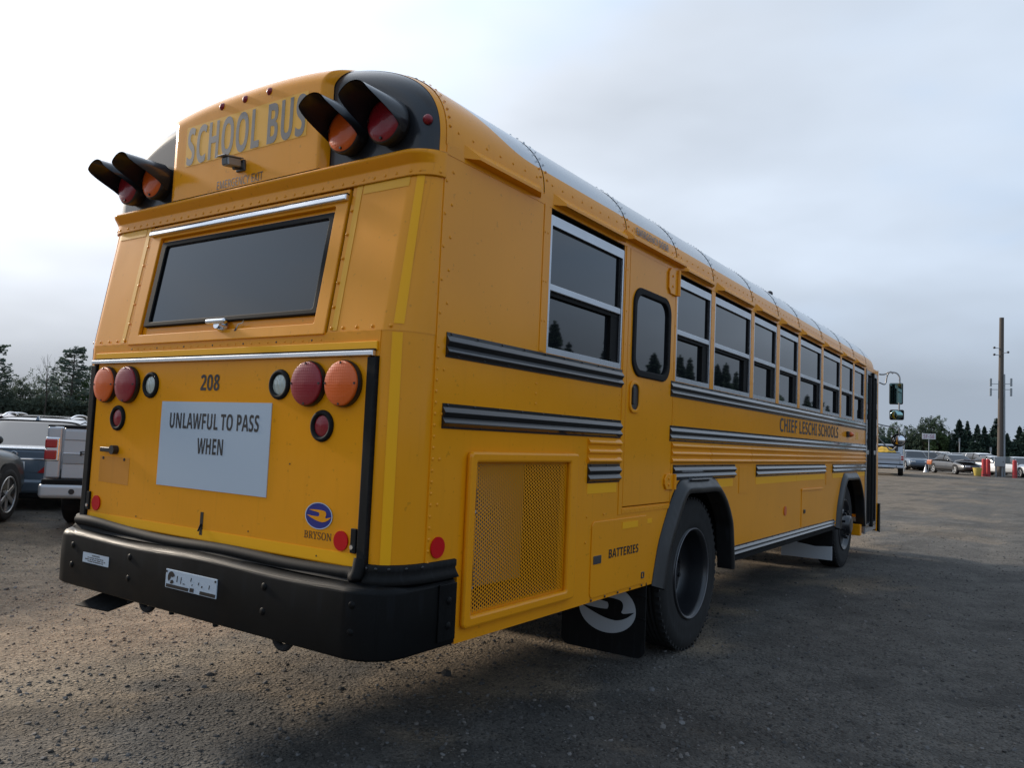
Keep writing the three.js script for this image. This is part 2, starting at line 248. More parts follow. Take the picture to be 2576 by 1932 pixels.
part(bus, 'flap_hinge', onSide(shapeOf([[6.13, 1.043], [7.04, 1.035], [7.04, 1.058], [6.13, 1.066]]), XW + 0.012, 0.012, 0.003), M.paint);
part(bus, 'flap_lock', rbox(XW, XW + 0.012, 0.81, 0.85, -6.28, -6.21, 0.003), M.ink);

// --- black rub rails, two ribs each
function rail(u0, u1, y1, h = 0.106, mat = M.railBlack, name = 'rub_rail') {
  const k = h / 0.106, d = [[0, 0], [0.004, 0], [0.004, -0.015], [0.006, -0.017], [0.0195, -0.037], [0.0195, -0.040], [0.005, -0.060], [0.020, -0.081], [0.020, -0.084], [0.006, -0.098], [0.004, -0.106], [0, -0.106]];
  part(bus, name, alongZ(d.map(([o, v]) => [XW + o, y1 + v * k]), -u0, -u1), mat);
  for (let u = u0 + 0.03; u < u1; u += 0.19) { rivet(rivK, XW + 0.005, y1 - 0.006, -u, [1, 0, 0], 0.006); rivet(rivK, XW + 0.006, y1 - 0.097 * k, -u - 0.05, [1, 0, 0], 0.006); }
}
rail(0.262, 1.92, 1.889); rail(0.258, 1.925, 1.588); rail(1.54, 1.93, 1.331);
rail(2.66, 9.56, 1.889); rail(2.665, 9.57, 1.588); rail(2.74, 4.02, 1.323); rail(4.585, 7.165, 1.32); rail(7.545, 9.57, 1.32);
rail(3.965, 7.67, 0.667, 0.085, M.railBlack, 'skirt_rail');
part(bus, 'skirt_seal', alongZ([[XW - 0.02, 0.585], [XW + 0.012, 0.585], [XW + 0.006, 0.545], [XW - 0.02, 0.545]], -3.96, -7.68), M.rubber);
for (const y of [1.889, 1.588, 1.32]) { const d = [[0, 0], [0.004, 0], [0.004, -0.015], [0.006, -0.017], [0.0195, -0.037], [0.0195, -0.040], [0.005, -0.060], [0.020, -0.081], [0.020, -0.084], [0.006, -0.098], [0.004, -0.106], [0, -0.106]]; part(bus, 'rub_rail', mirrorX(alongZ(d.map(([o, v]) => [XW + o, y + v]), -0.26, -9.5)), M.railBlack); }
// --- yellow corrugated strip between the rails
function corrugated(u0, u1, segs) {
  const pr = [[0, 1.476]]; for (const y of [1.449, 1.397, 1.348]) pr.push([0.004, y + 0.022], [0.018, y + 0.005], [0.018, y - 0.003], [0.004, y - 0.012]); pr.push([0, 1.331]);
  for (let i = 0; i < segs.length - 1; i++) part(bus, 'corrugated_panel', alongZ(pr.map(([o, y]) => [XW + o, y]), -segs[i] - 0.004, -segs[i + 1] + 0.004), M.paint);
}
corrugated(1.53, 1.94, [1.53, 1.938]); corrugated(2.7, 9.57, [2.70, 3.45, 4.43, 5.93, 7.95, 9.57]);
// bright adhesive strips under the rails and on the battery door
const strip = (u0, u1, y0, y1, x = XW, m = M.tape) => part(bus, 'reflective_strip', onSide(shapeOf([[u0, y0], [u1, y0], [u1, y1], [u0, y1]]), x + 0.0015, 0.0015), m);
strip(1.545, 1.90, 1.166, 1.222); strip(3.63, 3.98, 1.148, 1.212); strip(4.59, 5.93, 1.148, 1.212); strip(5.94, 7.15, 1.15, 1.21); strip(7.56, 8.13, 1.152, 1.21); strip(9.02, 9.55, 1.152, 1.21);

// --- drip mouldings over every window
function drip(z0, z1, y = 2.655, out = 0.045, len = 0.08) {
  const v = (x, yy, z) => new THREE.Vector3(x, yy, z);
  part(bus, 'drip_moulding', uvBox(new ConvexGeometry([v(XW - 0.01, y + 0.075, z0), v(XW - 0.01, y + 0.075, z1), v(XW - 0.01, y + 0.002, z0), v(XW - 0.01, y + 0.002, z1), v(XW + out, y + 0.022, z0 - len), v(XW + out, y + 0.022, z1 + len), v(XW + out, y + 0.008, z0 - len), v(XW + out, y + 0.008, z1 + len)])), M.paint);
}
drip(-0.3, -0.965); drip(-1.05, -1.93); drip(-1.9, -2.80, 2.675, 0.05, 0.03); for (const [a, b] of WIN.slice(1)) drip(a - 0.0, b - 0.02);

// --- sliding windows
function sideWindow(a, b, flip) {
  const u0 = -a, u1 = -b, g = new THREE.Group(); g.name = 'side_window';
  const add = (n, geo, m) => part(g, n, flip ? mirrorX(geo) : geo, m);
  const MY = 2.235, gx = XW - 0.028, f = 0.017;
  add('gasket', onSide(frameShape(u0, u1, WY0, WY1, 0.014, 0.003, 0.003), XW - 0.006, 0.032), M.rubber);
  add('frame', onSide(frameShape(u0 + 0.002, u1 - 0.004, WY0 + 0.001, WY1 - 0.042, f, 0.006, 0.006, 0.032, 0.052), XW - 0.002, 0.014), M.alu);
  add('jamb', box(XW - 0.03, XW - 0.012, MY, WY1 - 0.09, b + f, b + f + 0.035), M.rubber);
  add('jamb', box(XW - 0.04, XW - 0.02, WY0 + 0.03, MY - 0.01, b + f, b + f + 0.10), M.rubber);
  add('upper_pane', onSide(shapeOf([[u0 + 0.02, MY], [u1 - 0.02, MY], [u1 - 0.02, WY1 - 0.09], [u0 + 0.02, WY1 - 0.09]]), gx + 0.006, 0.005), M.glass);
  add('lower_pane', onSide(shapeOf([[u0 + 0.02, WY0 + 0.02], [u1 - 0.05, WY0 + 0.02], [u1 - 0.05, MY], [u0 + 0.02, MY]]), gx - 0.012, 0.005), M.glass);
  add('meeting_rail', onSide(shapeOf([[u0 + 0.01, MY - 0.018], [u1 - 0.024, MY - 0.018], [u1 - 0.024, MY + 0.018], [u0 + 0.01, MY + 0.018]]), XW - 0.004, 0.03, 0.004), M.alu);
  add('sash_seal', onSide(shapeOf([[u0 + 0.01, MY - 0.04], [u1 - 0.03, MY - 0.04], [u1 - 0.03, MY - 0.0185], [u0 + 0.01, MY - 0.0185]]), XW - 0.018, 0.02), M.rubber);
  add('lower_latch', rbox(XW - 0.03, XW - 0.012, WY0 + 0.03, WY0 + 0.05, b + 0.05, b + 0.11, 0.003), M.rubber);
  bus.add(g);
}
for (const [a, b] of WIN) { sideWindow(a, b, false); }
for (const [a, b] of WIN) { const g = mirrorX(onSide(frameShape(-a, -b, WY0, WY1, 0.025), XW - 0.005, 0.03)), w = new THREE.Group(); w.name = 'side_window'; bus.add(w); part(w, 'frame', g, M.alu); part(w, 'pane', mirrorX(onSide(shapeOf([[-a, WY0], [-b, WY0], [-b, WY1], [-a, WY1]]), XW - 0.02, 0.005)), M.glass); }
for (const [a, b] of WIN) for (const y of [2.02, 2.27, 2.5]) { if (a < -2) rivet(rivY, XW, y, a + 0.022, [1, 0, 0], 0.006); rivet(rivY, XW, y + 0.01, b - 0.02, [1, 0, 0], 0.006); }

// --- side emergency door
{
  const d = grp(bus, 'emergency_door'), s = shapeOf([[doorU0 + 0.006, doorY0 + 0.006], [doorU1 - 0.006, doorY0 + 0.006], [doorU1 - 0.006, doorY1 - 0.005], [doorU0 + 0.006, doorY1 - 0.005]]);
  s.holes.push(rrect(2.07, 2.592, 1.895, 2.40, 0.095, THREE.Path));
  part(d, 'door_leaf', onSide(s, XW + 0.001, 0.028, 0.003), M.paint);
  const ws = rrect(2.044, 2.618, 1.868, 2.427, 0.115); ws.holes.push(rrect(2.086, 2.574, 1.912, 2.383, 0.085, THREE.Path));
  part(d, 'window_gasket', onSide(ws, XW + 0.014, 0.03, 0.008), M.rubber);
  part(d, 'pane', onSide(rrect(2.08, 2.58, 1.905, 2.39, 0.08), XW - 0.004, 0.005), M.glass);
  const hs = rrect(2.028, 2.175, 1.642, 1.838, 0.05); hs.holes.push(rrect(2.044, 2.155, 1.662, 1.818, 0.045, THREE.Path));
  part(d, 'handle_bezel', onSide(hs, XW + 0.012, 0.012, 0.004), M.paint);
  part(d, 'handle_recess', onSide(rrect(2.042, 2.157, 1.66, 1.82, 0.045), XW + 0.0025, 0.003), M.ink);
  part(d, 'handle', rbox(XW + 0.004, XW + 0.022, 1.69, 1.80, -2.075, -2.05, 0.007), M.ink);
  for (const [y0, y1, u0] of [[2.47, 2.645, 2.56], [1.16, 1.262, 2.585]]) { const h = grp(d, 'hinge'); const o = [[u0 + 0.03, y0], [u0 + 0.15, y0], [u0 + 0.15, y1], [u0 + 0.03, y1], [u0, y1 - 0.035], [u0, y0 + 0.035]]; part(h, 'plate', onSide(shapeOf(o), XW + 0.014, 0.012, 0.003), M.paint); part(h, 'knuckle', rod([XW + 0.018, y0, -u0 - 0.145], [XW + 0.018, y1, -u0 - 0.145], 0.014, 10), M.paint); for (const yy of [0.3, 0.7]) part(h, 'bolt', (() => { const q = cyl(0.008, 0.008, 0.006, 8); q.rotateZ(Math.PI / 2); q.translate(XW + 0.017, mix(y0, y1, yy), -u0 - 0.06); return q; })(), M.paint); }
}
part(bus, 'door_gap', box(XW - 0.05, XW - 0.031, doorY0 - 0.01, doorY1 + 0.01, -doorU1 - 0.01, -doorU0 + 0.01), M.paint);

// --- engine grille door with its punched sheet
{
  const gd = grp(bus, 'engine_grille'), fs = rrect(0.442, 1.398, 0.625, 1.388, 0.025); fs.holes.push(rrect(0.492, 1.312, 0.676, 1.34, 0.006, THREE.Path));
  part(gd, 'frame', onSide(fs, XW + 0.03, 0.03, 0.012), M.paint);
  const p = 0.0172, rows = Math.floor(0.67 / p), cols = Math.floor(0.826 / (p * 0.866)), pos = [], rOut = p / Math.sqrt(3), rIn = p * 0.385;
  for (let i = 0; i < cols; i++) for (let j = 0; j < rows; j++) {
    const cu = 0.492 + (i + 0.5) * p * 0.866, cy = 0.682 + (j + 0.25 + (i % 2 ? 0.5 : 0)) * p; if (cy > 1.335 || cu > 1.31) continue;
    for (let k = 0; k < 6; k++) { const a0 = (k * 60) * DEG, a1 = ((k + 1) * 60) * DEG, q = (r, a) => [XW + 0.006, cy + r * Math.sin(a), -(cu + r * Math.cos(a))]; const A = q(rOut, a0), B = q(rOut, a1), C = q(rIn, a1), D = q(rIn, a0); pos.push(...A, ...B, ...C, ...A, ...C, ...D); }
  }
  const g = new THREE.BufferGeometry(); g.setAttribute('position', new THREE.Float32BufferAttribute(pos, 3)); g.computeVertexNormals();
  part(gd, 'punched_sheet', clean(g), M.paint, 'stuff');
  part(gd, 'radiator', rbox(0.86, 0.95, 0.70, 1.36, -1.33, -0.48, 0.01), M.steel);
  for (const y of [1.165, 0.835]) { part(gd, 'latch', onSide(rrect(0.488, 0.512, y - 0.06, y + 0.06, 0.004), XW + 0.014, 0.01, 0.002), M.ink); part(gd, 'latch_screw', (() => { const q = cyl(0.007, 0.007, 0.006, 10); q.rotateZ(Math.PI / 2); q.translate(XW + 0.016, y - 0.04, -0.5); return q; })(), M.trim); }
}
// --- battery door
{
  const b = grp(bus, 'battery_door'); part(b, 'door_panel', onSide(rrect(1.612, 2.345, 0.588, 1.008, 0.03), XW + 0.006, 0.006, 0.0025), M.paint);
  part(b, 'lettering', sideText('BATTERIES', 'sans_bold', -1.822, -2.218, 0.788, 0.84, XW + 0.0075), M.ink);
  part(b, 'lock', onSide(rrect(1.635, 1.728, 0.772, 0.818, 0.004), XW + 0.009, 0.004, 0.001), M.inkGrey);
  part(b, 'latch_ring', onSide(frameShape(2.27, 2.31, 0.62, 0.66, 0.008, 0.006, 0.004), XW + 0.012, 0.007, 0.002), M.inkGrey);
  for (let i = 0; i < 5; i++) rivet(rivK, XW + 0.004, 0.577, -1.63 - i * 0.165, [1, 0, 0], 0.008);
}
strip(1.985, 2.20, 0.945, 0.985, XW + 0.007); strip(2.275, 2.42, 0.955, 0.985, XW + 0.001);
// --- lettering on the flank
part(bus, 'lettering', sideText('CHIEF LESCHI SCHOOLS', 'sans_bold', -5.30, -7.83, 1.63, 1.765, XW + 0.002), M.ink);
{ const m = grp(bus, 'side_marker'); part(m, 'bracket', rbox(XW, XW + 0.03, 1.66, 1.73, -8.42, -8.30, 0.006), M.ink); part(m, 'lens', (() => { const q = new THREE.SphereGeometry(0.03, 14, 10); q.scale(1.2, 1.1, 2.1); q.translate(XW + 0.035, 1.695, -8.41); return q; })(), M.amber); }
for (const [u, y, r, m] of [[0.268, 0.988, 0.044, M.redDot], [5.533, 0.872, 0.045, M.amber], [9.46, 0.86, 0.04, M.amber]]) part(bus, 'reflector', (() => { const q = cyl(r, r, 0.006, 28); q.rotateZ(Math.PI / 2); q.translate(XW + 0.005, y, -u); return q; })(), m);
part(bus, 'notice_plate', onSide(shapeOf([[8.9, 1.64], [9.06, 1.64], [9.06, 1.74], [8.9, 1.74]]), XW + 0.002, 0.002), M.tapeDull);
// lettering band over the side door, on the curve of the roof edge
part(bus, 'lettering', (() => { const g = letters('EMERGENCY DOOR', 'sans_bold', 0.50, 0.05); g.rotateY(Math.PI / 2); g.rotateZ(0.16); g.translate(XW + 0.0055, 2.765, -2.3); return g; })(), M.inkGrey);
// rivet columns on the flank
for (let y = 0.93; y < 2.64; y += 0.047) { if (y < 1.86 || Math.round(y / 0.047) % 3 === 0) rivet(rivY, XW, y, -0.213, [1, 0, 0], 0.0075); if (y > 1.9 ? Math.round(y / 0.047) % 3 === 1 : Math.round(y / 0.047) % 4 === 1) rivet(rivY, XW, y, -0.256, [1, 0, 0], 0.0075); }
for (const y of [1.63, 1.68, 1.73]) for (const u of [0.98, 3.45, 4.43, 5.93, 6.95, 7.95, 8.72]) rivet(rivY, XW, y, -u, [1, 0, 0], 0.007);
for (let y = 1.62; y < 1.77; y += 0.03) { rivet(rivY, XW, y, -1.905, [1, 0, 0], 0.006); rivet(rivY, XW, y, -2.72, [1, 0, 0], 0.006); }
for (const y of [2.05, 2.25, 2.5]) { rivet(rivY, XW + 0.004, y, -1.0, [1, 0, 0], 0.006); rivet(rivY, XW + 0.004, y, -1.026, [1, 0, 0], 0.006); rivet(rivY, XW + 0.004, y, -1.95, [1, 0, 0], 0.006); }
for (let i = 0; i < 9; i++) rivet(rivY, XW + 0.004, 1.05, -2.02 - i * 0.07, [1, 0, 0], 0.006);
for (const [u, y] of [[1.55, 1.04], [1.75, 1.045], [1.545, 0.9]]) rivet(rivY, XW + 0.002, y, -u, [1, 0, 0], 0.007);
// --- tail: engine door, corner posts, upper panels
{
  const e = grp(bus, 'engine_door');
  part(e, 'door_panel', onRear(shapeOf([[-1.03, 0.905], [1.034, 0.905], [1.034, 1.762], [-1.03, 1.762]]), 0, 0.03, 0.004), M.paint);
  part(e, 'reflective_strip', onRear(shapeOf([[-1.0, 0.912], [1.03, 0.912], [1.03, 0.962], [-1.0, 0.955]]), 0.0016, 0.0016), M.tape);
  for (const s of [-1, 1]) part(e, 'side_seal', onRear(shapeOf([[s * 1.036, 0.90], [s * 1.088, 0.90], [s * 1.088, 1.757], [s * 1.036, 1.757]]), 0.012, 0.035, 0.006), M.rubber);
  const lens = (name, x, y, r, th, m, hood) => {
    const g = grp(e, name);
    const b = new THREE.LatheGeometry([[0, 0.001], [r * 1.03, 0.001], [r * 1.05, th * 0.35], [r * 1.02, th * 0.62]].map((p) => new THREE.Vector2(...p)), 40); b.rotateX(Math.PI / 2); b.translate(x, y, 0); part(g, 'housing', b, M.ink);
    const l = new THREE.LatheGeometry([[r * 1.0, th * 0.4], [r * 1.0, th * 0.72], [r * 0.95, th * 0.86], [r * 0.6, th * 0.97], [0.0001, th]].map((p) => new THREE.Vector2(...p)), 48); l.rotateX(Math.PI / 2); l.translate(x, y, 0); part(g, 'lens', uvBox(l), m);
    for (let k = 0; k < 4; k++) { const q = cyl(0.005, 0.005, 0.006, 8); q.rotateX(Math.PI / 2); q.translate(x + 0.91 * r * Math.cos(k * Math.PI / 2), y + 0.91 * r * Math.sin(k * Math.PI / 2), th * 0.86); part(g, 'screw', q, M.ink); }
  };
  for (const s of [-1, 1]) { lens('turn_signal', s * 0.912, 1.648, 0.094, 0.042, M.amber); lens('brake_light', s * 0.702, 1.648, 0.094, 0.042, M.red); }
  const port = (name, x, y, r, m) => { const g = grp(e, name); const t = new THREE.TorusGeometry(r, 0.012, 10, 40); t.translate(x, y, 0.004); part(g, 'grommet', t, M.rubber); const l = new THREE.LatheGeometry([[r * 0.9, 0.002], [r * 0.6, 0.009], [0.0001, 0.012]].map((p) => new THREE.Vector2(...p)), 36); l.rotateX(Math.PI / 2); l.translate(x, y, 0); part(g, 'lens', uvBox(l), m); };
  for (const s of [-1, 1]) { port('reversing_light', s * 0.502, 1.646, 0.056, M.clearLens); port('tail_light', s * 0.789, 1.47, 0.056, M.red); const q = cyl(0.04, 0.04, 0.006, 30); q.rotateX(Math.PI / 2); q.translate(s * 0.94, 1.007, 0.004); part(e, 'reflector', q, M.redDot); }
  part(e, 'lettering', letters('208', 'sans_bold', 0.148, 0.078).translate(-0.008, 1.657, 0.002), M.ink);
  const pl = grp(e, 'placard'); part(pl, 'plate', onRear(shapeOf([[-0.391, 1.144], [0.457, 1.144], [0.457, 1.563], [-0.391, 1.563]]), 0.003, 0.003), M.placard);
  part(pl, 'lettering', letters('UNLAWFUL TO PASS', 'sans_bold', 0.69, 0.078).translate(0.033, 1.469, 0.0042), M.ink);
  part(pl, 'lettering', letters('WHEN', 'sans_bold', 0.20, 0.075).translate(0.028, 1.351, 0.0042), M.ink);
  // bird emblem: blue disc with a flying bird cut out of it in the body colour
  const em = grp(e, 'bird_emblem'); part(em, 'disc', (() => { const q = cyl(0.0625, 0.0625, 0.002, 40); q.rotateX(Math.PI / 2); q.scale(1.28, 0.86, 1); q.translate(0.80, 1.095, 0.0015); return q; })(), M.blue);
  const bird = (sx, sy) => { const s = new THREE.Shape(), p = (x, y) => [x * sx, y * sy]; s.moveTo(...p(-0.78, 0.42)); s.bezierCurveTo(...p(-0.2, 0.5), ...p(0.3, 0.48), ...p(0.46, 0.42)); s.bezierCurveTo(...p(0.62, 0.34), ...p(0.6, 0.1), ...p(0.52, -0.06)); s.bezierCurveTo(...p(0.56, -0.18), ...p(0.66, -0.1), ...p(0.98, 0.0)); s.bezierCurveTo(...p(0.8, -0.2), ...p(0.66, -0.4), ...p(0.3, -0.46)); s.bezierCurveTo(...p(-0.1, -0.46), ...p(-0.5, -0.24), ...p(-0.94, 0.0)); s.bezierCurveTo(...p(-0.4, -0.06), ...p(-0.1, -0.06), ...p(0.02, -0.02)); s.bezierCurveTo(...p(0.08, 0.1), ...p(0.06, 0.2), ...p(0.02, 0.26)); s.bezierCurveTo(...p(-0.2, 0.32), ...p(-0.5, 0.34), ...p(-0.78, 0.42)); return new THREE.ShapeGeometry(s, 10); };
  part(em, 'bird', bird(0.078, 0.053).translate(0.80, 1.095, 0.0035), M.paint);
  part(em, 'rim', (() => { const q = new THREE.RingGeometry(0.0605, 0.0645, 44); q.scale(1.28, 0.86, 1); q.translate(0.80, 1.095, 0.0032); return q; })(), M.placard);
  part(e, 'lettering', letters('BRYSON', 'serif_regular', 0.166, 0.031).translate(0.80, 1.013, 0.002), M.ink);
  e.userData.birdShape = undefined; bird.out = bird; M._bird = bird;
  // handle, worn patch left by a removed plate, slot, hinges
  const h = grp(e, 'latch_handle'); part(h, 'lever', rbox(-0.90, -0.80, 1.286, 1.312, 0.012, 0.03, 0.006), M.ink); part(h, 'pivot', (() => { const q = cyl(0.024, 0.024, 0.03, 16); q.rotateX(Math.PI / 2); q.translate(-0.785, 1.300, 0.015); return q; })(), M.ink);
  part(e, 'worn_patch', onRear(shapeOf([[-0.94, 1.125], [-0.65, 1.12], [-0.65, 1.262], [-0.94, 1.262]]), 0.001, 0.001), P({ color: lin(0.66, 0.25, 0.008), map: paintDirt, roughness: 0.62 }));
  for (const x of [-0.905, -0.70]) part(e, 'screw_hole', (() => { const q = cyl(0.008, 0.008, 0.003, 10); q.rotateX(Math.PI / 2); q.translate(x, 1.252, 0.002); return q; })(), M.ink);
  part(e, 'latch_slot', onRear(shapeOf([[-0.01, 0.932], [0.012, 0.932], [0.012, 1.04], [-0.01, 1.04]]), 0.002, 0.002), M.ink);
  part(e, 'latch_strap', rod([0.002, 0.985, 0.004], [-0.006, 0.95, 0.012], 0.004, 6), M.rubber);
  for (const s of [-1, 1]) { part(e, 'hinge_plate', rbox(s > 0 ? 1.0 : -1.03, s > 0 ? 1.03 : -1.0, 0.966, 1.064, 0.001, 0.012, 0.003), M.rubber); part(e, 'hinge_bolt', (() => { const q = cyl(0.009, 0.009, 0.008, 10); q.rotateX(Math.PI / 2); q.translate(s * 1.013, 0.99, 0.014); return q; })(), M.trim); }
  for (const [x, y] of [[-0.55, 0.97], [0.35, 0.985], [0.8, 0.93], [0.6, 1.3]]) part(e, 'chip_mark', (() => { const q = cyl(0.004, 0.004, 0.001, 6); q.rotateX(Math.PI / 2); q.translate(x, y, 0.0028); return q; })(), M.ink);
}
for (const s of [1, -1]) {
  const fl = (g) => (s > 0 ? g : mirrorX(g));
  part(bus, 'corner_post', fl(tailSheet(1.09, 2.09, 0.9, 1.868, -0.006, 24, 8)), M.paint);
  part(bus, 'corner_post', fl(tailSheet(0.775, 2.09, 1.866, 2.56, -0.0045, 40, 16)), M.paint);
  part(bus, 'corner_seam', fl(tailSheet(1.08, 2.09, 1.8635, 1.8665, -0.008, 24, 1)), M.paint);
  part(bus, 'reflective_strip', fl(tailSheet(1.09 + 0.4 / 1.571, 1.09 + 0.69 / 1.571, 0.925, 1.86, -0.0035, 10, 8)), M.tape);
  part(bus, 'reflective_strip', fl(tailSheet(1.09 + 0.4 / 1.571, 1.09 + 0.69 / 1.571, 1.895, 2.535, -0.002, 10, 12)), M.tape);
  part(bus, 'reflective_strip', fl(tailSheet(0.80, 0.833, 1.875, 2.535, -0.0025, 2, 12)), M.tapeDull);
  part(bus, 'reflective_strip', fl(tailSheet(0.84, 1.18, 2.49, 2.535, -0.0025, 10, 3)), M.tapeDull);
  for (let i = 0; i < 5; i++) rivet(rivY, s * 0.788, 1.98 + i * 0.11, zf(1.98 + i * 0.11), [0, 0.16, 1]);
  for (const t of [0.80, 0.87, 0.95, 1.04, 1.30]) { const p = tail(t, 1.885, 0); rivet(rivY, s * p[0], p[1], p[2], [s * (t > 1.1 ? 0.5 : 0), 0, 1], 0.008); }
  part(bus, 'corner_moulding', fl(uvBox(grid(30, 6, (u, v) => { const pr = [[-0.004, 0.932], [0.012, 0.928], [0.012, 0.905], [0.006, 0.895], [0.014, 0.88], [0.03, 0.858], [0.0, 0.852]][Math.round(v * 6)]; const w = u * 1.55; const [x, , z] = w < 1 ? tail(1.085 + w, pr[1] < 1 ? pr[1] : pr[1], pr[0]) : [XW + pr[0], 0, -0.2 - ((w - 1) / 0.55) * 0.192]; return [x, pr[1], z]; }))), M.rubber);
  for (const t of [1.12, 1.3, 1.5, 1.75, 2.0]) { const p = tail(t, 0.917, 0.012), q = tail(t, 0.917, 0.1); rivet(rivK, s * p[0], p[1], p[2], [s * (q[0] - p[0]), 0, q[2] - p[2]], 0.008); }
}
part(bus, 'tail_core', box(-1.08, 1.08, 0.62, 1.87, -0.12, -0.035), M.under);
part(bus, 'belt_panel', onRear(shapeOf([[-1.09, 1.762], [1.09, 1.762], [1.09, 1.868], [-1.09, 1.868]]), -0.004, 0.03), M.paint);
part(bus, 'belt_step', onRear(shapeOf([[-1.06, 1.788], [1.08, 1.788], [1.08, 1.822], [-1.06, 1.822]]), 0.004, 0.009, 0.002), M.tape);
{ const t = grp(bus, 'belt_trim'); part(t, 'strip', onRear(shapeOf([[-1.075, 1.762], [1.072, 1.762], [1.072, 1.783], [-1.075, 1.783]]), 0.02, 0.022, 0.004), M.trim); part(t, 'shadow_gap_strip', onRear(shapeOf([[-1.06, 1.7835], [1.075, 1.7835], [1.075, 1.7905], [-1.06, 1.7905]]), 0.012, 0.012), M.rubber); }  // black strip above the bright trim paints in the shadow gap there
for (let i = 0; i < 26; i++) rivet(i % 4 ? rivY : rivK, -0.72 + i * 0.0585, 1.838, -0.004, [0, 0, 1], 0.005);
// --- rear window hatch, leaning forward
{
  const h = grp(bus, 'rear_hatch'); h.position.set(0, 1.86, 0); h.rotation.x = -Math.atan(0.16);
  const s = rrect(-0.757, 0.765, 0.0, 0.672, 0.006); s.holes.push(rrect(-0.668, 0.69, 0.052, 0.60, 0.01, THREE.Path));
  part(h, 'frame', onRear(s, 0.006, 0.02, 0.004), M.paint);
  part(h, 'recess', onRear(rrect(-0.68, 0.70, 0.04, 0.61, 0.01), -0.016, 0.004), M.paint);
  const rs = rrect(-0.645, 0.692, 0.095, 0.575, 0.012); rs.holes.push(rrect(-0.598, 0.66, 0.122, 0.545, 0.012, THREE.Path));
  part(h, 'gasket', onRear(rs, 0.004, 0.03, 0.006), M.rubber);
  part(h, 'pane', onRear(rrect(-0.61, 0.67, 0.115, 0.555, 0.01), -0.008, 0.005), M.glass);
  part(h, 'edge_bead', onRear(frameShape(-0.604, 0.666, 0.117, 0.551, 0.006, 0.01, 0.008), -0.0045, 0.004), M.alu);
  part(h, 'top_trim', onRear(shapeOf([[-0.76, 0.615], [0.765, 0.615], [0.765, 0.64], [-0.76, 0.64]]), 0.026, 0.02, 0.005), M.trim);
  part(h, 'top_seal', onRear(shapeOf([[-0.757, 0.6405], [0.765, 0.6405], [0.765, 0.648], [-0.757, 0.648]]), 0.02, 0.015), M.rubber);
  const hd = grp(h, 'handle'); part(hd, 'grip', (() => { const q = new RoundedBoxGeometry(0.15, 0.026, 0.028, 4, 0.012); q.translate(0.045, 0.082, 0.042); return q; })(), M.chrome); part(hd, 'base', (() => { const q = cyl(0.022, 0.032, 0.04, 16); q.rotateX(Math.PI / 2); q.translate(0.05, 0.068, 0.022); return q; })(), M.chrome);
  part(h, 'scratch', onRear(shapeOf([[0.145, 0.04], [0.16, 0.04], [0.172, 0.07], [0.20, 0.075], [0.205, 0.095], [0.195, 0.08], [0.165, 0.075]]), 0.0075, 0.001), M.ink);
}
part(bus, 'hatch_gap', (() => { const q = onRear(shapeOf([[-0.785, -0.014], [0.785, -0.014], [0.785, 0.70], [-0.785, 0.70]]), -0.022, 0.01); q.rotateX(-Math.atan(0.16)); q.translate(0, 1.86, 0); return q; })(), M.paint);

// --- rear cap: flange, ledge and domed face, arch like the roof
const AN = 2 / 2.4, AH = 0.52, AY = 2.68;
const arch = (th, inset = 0) => { const c = Math.cos(th), s = Math.sin(th); return [Math.sign(c) * (XW - inset) * Math.pow(Math.abs(c), AN), AY + (AH - inset) * Math.pow(Math.max(0, s), AN)]; };
const thOfX = (x) => { const k = Math.pow(Math.min(1, Math.abs(x) / XW), 1 / AN); return x >= 0 ? Math.acos(k) : Math.PI - Math.acos(k); };
const seamZ = (th) => -0.2 - 0.09 * Math.pow(Math.sin(th), 1.5);
const faceZ = (y) => -0.118;
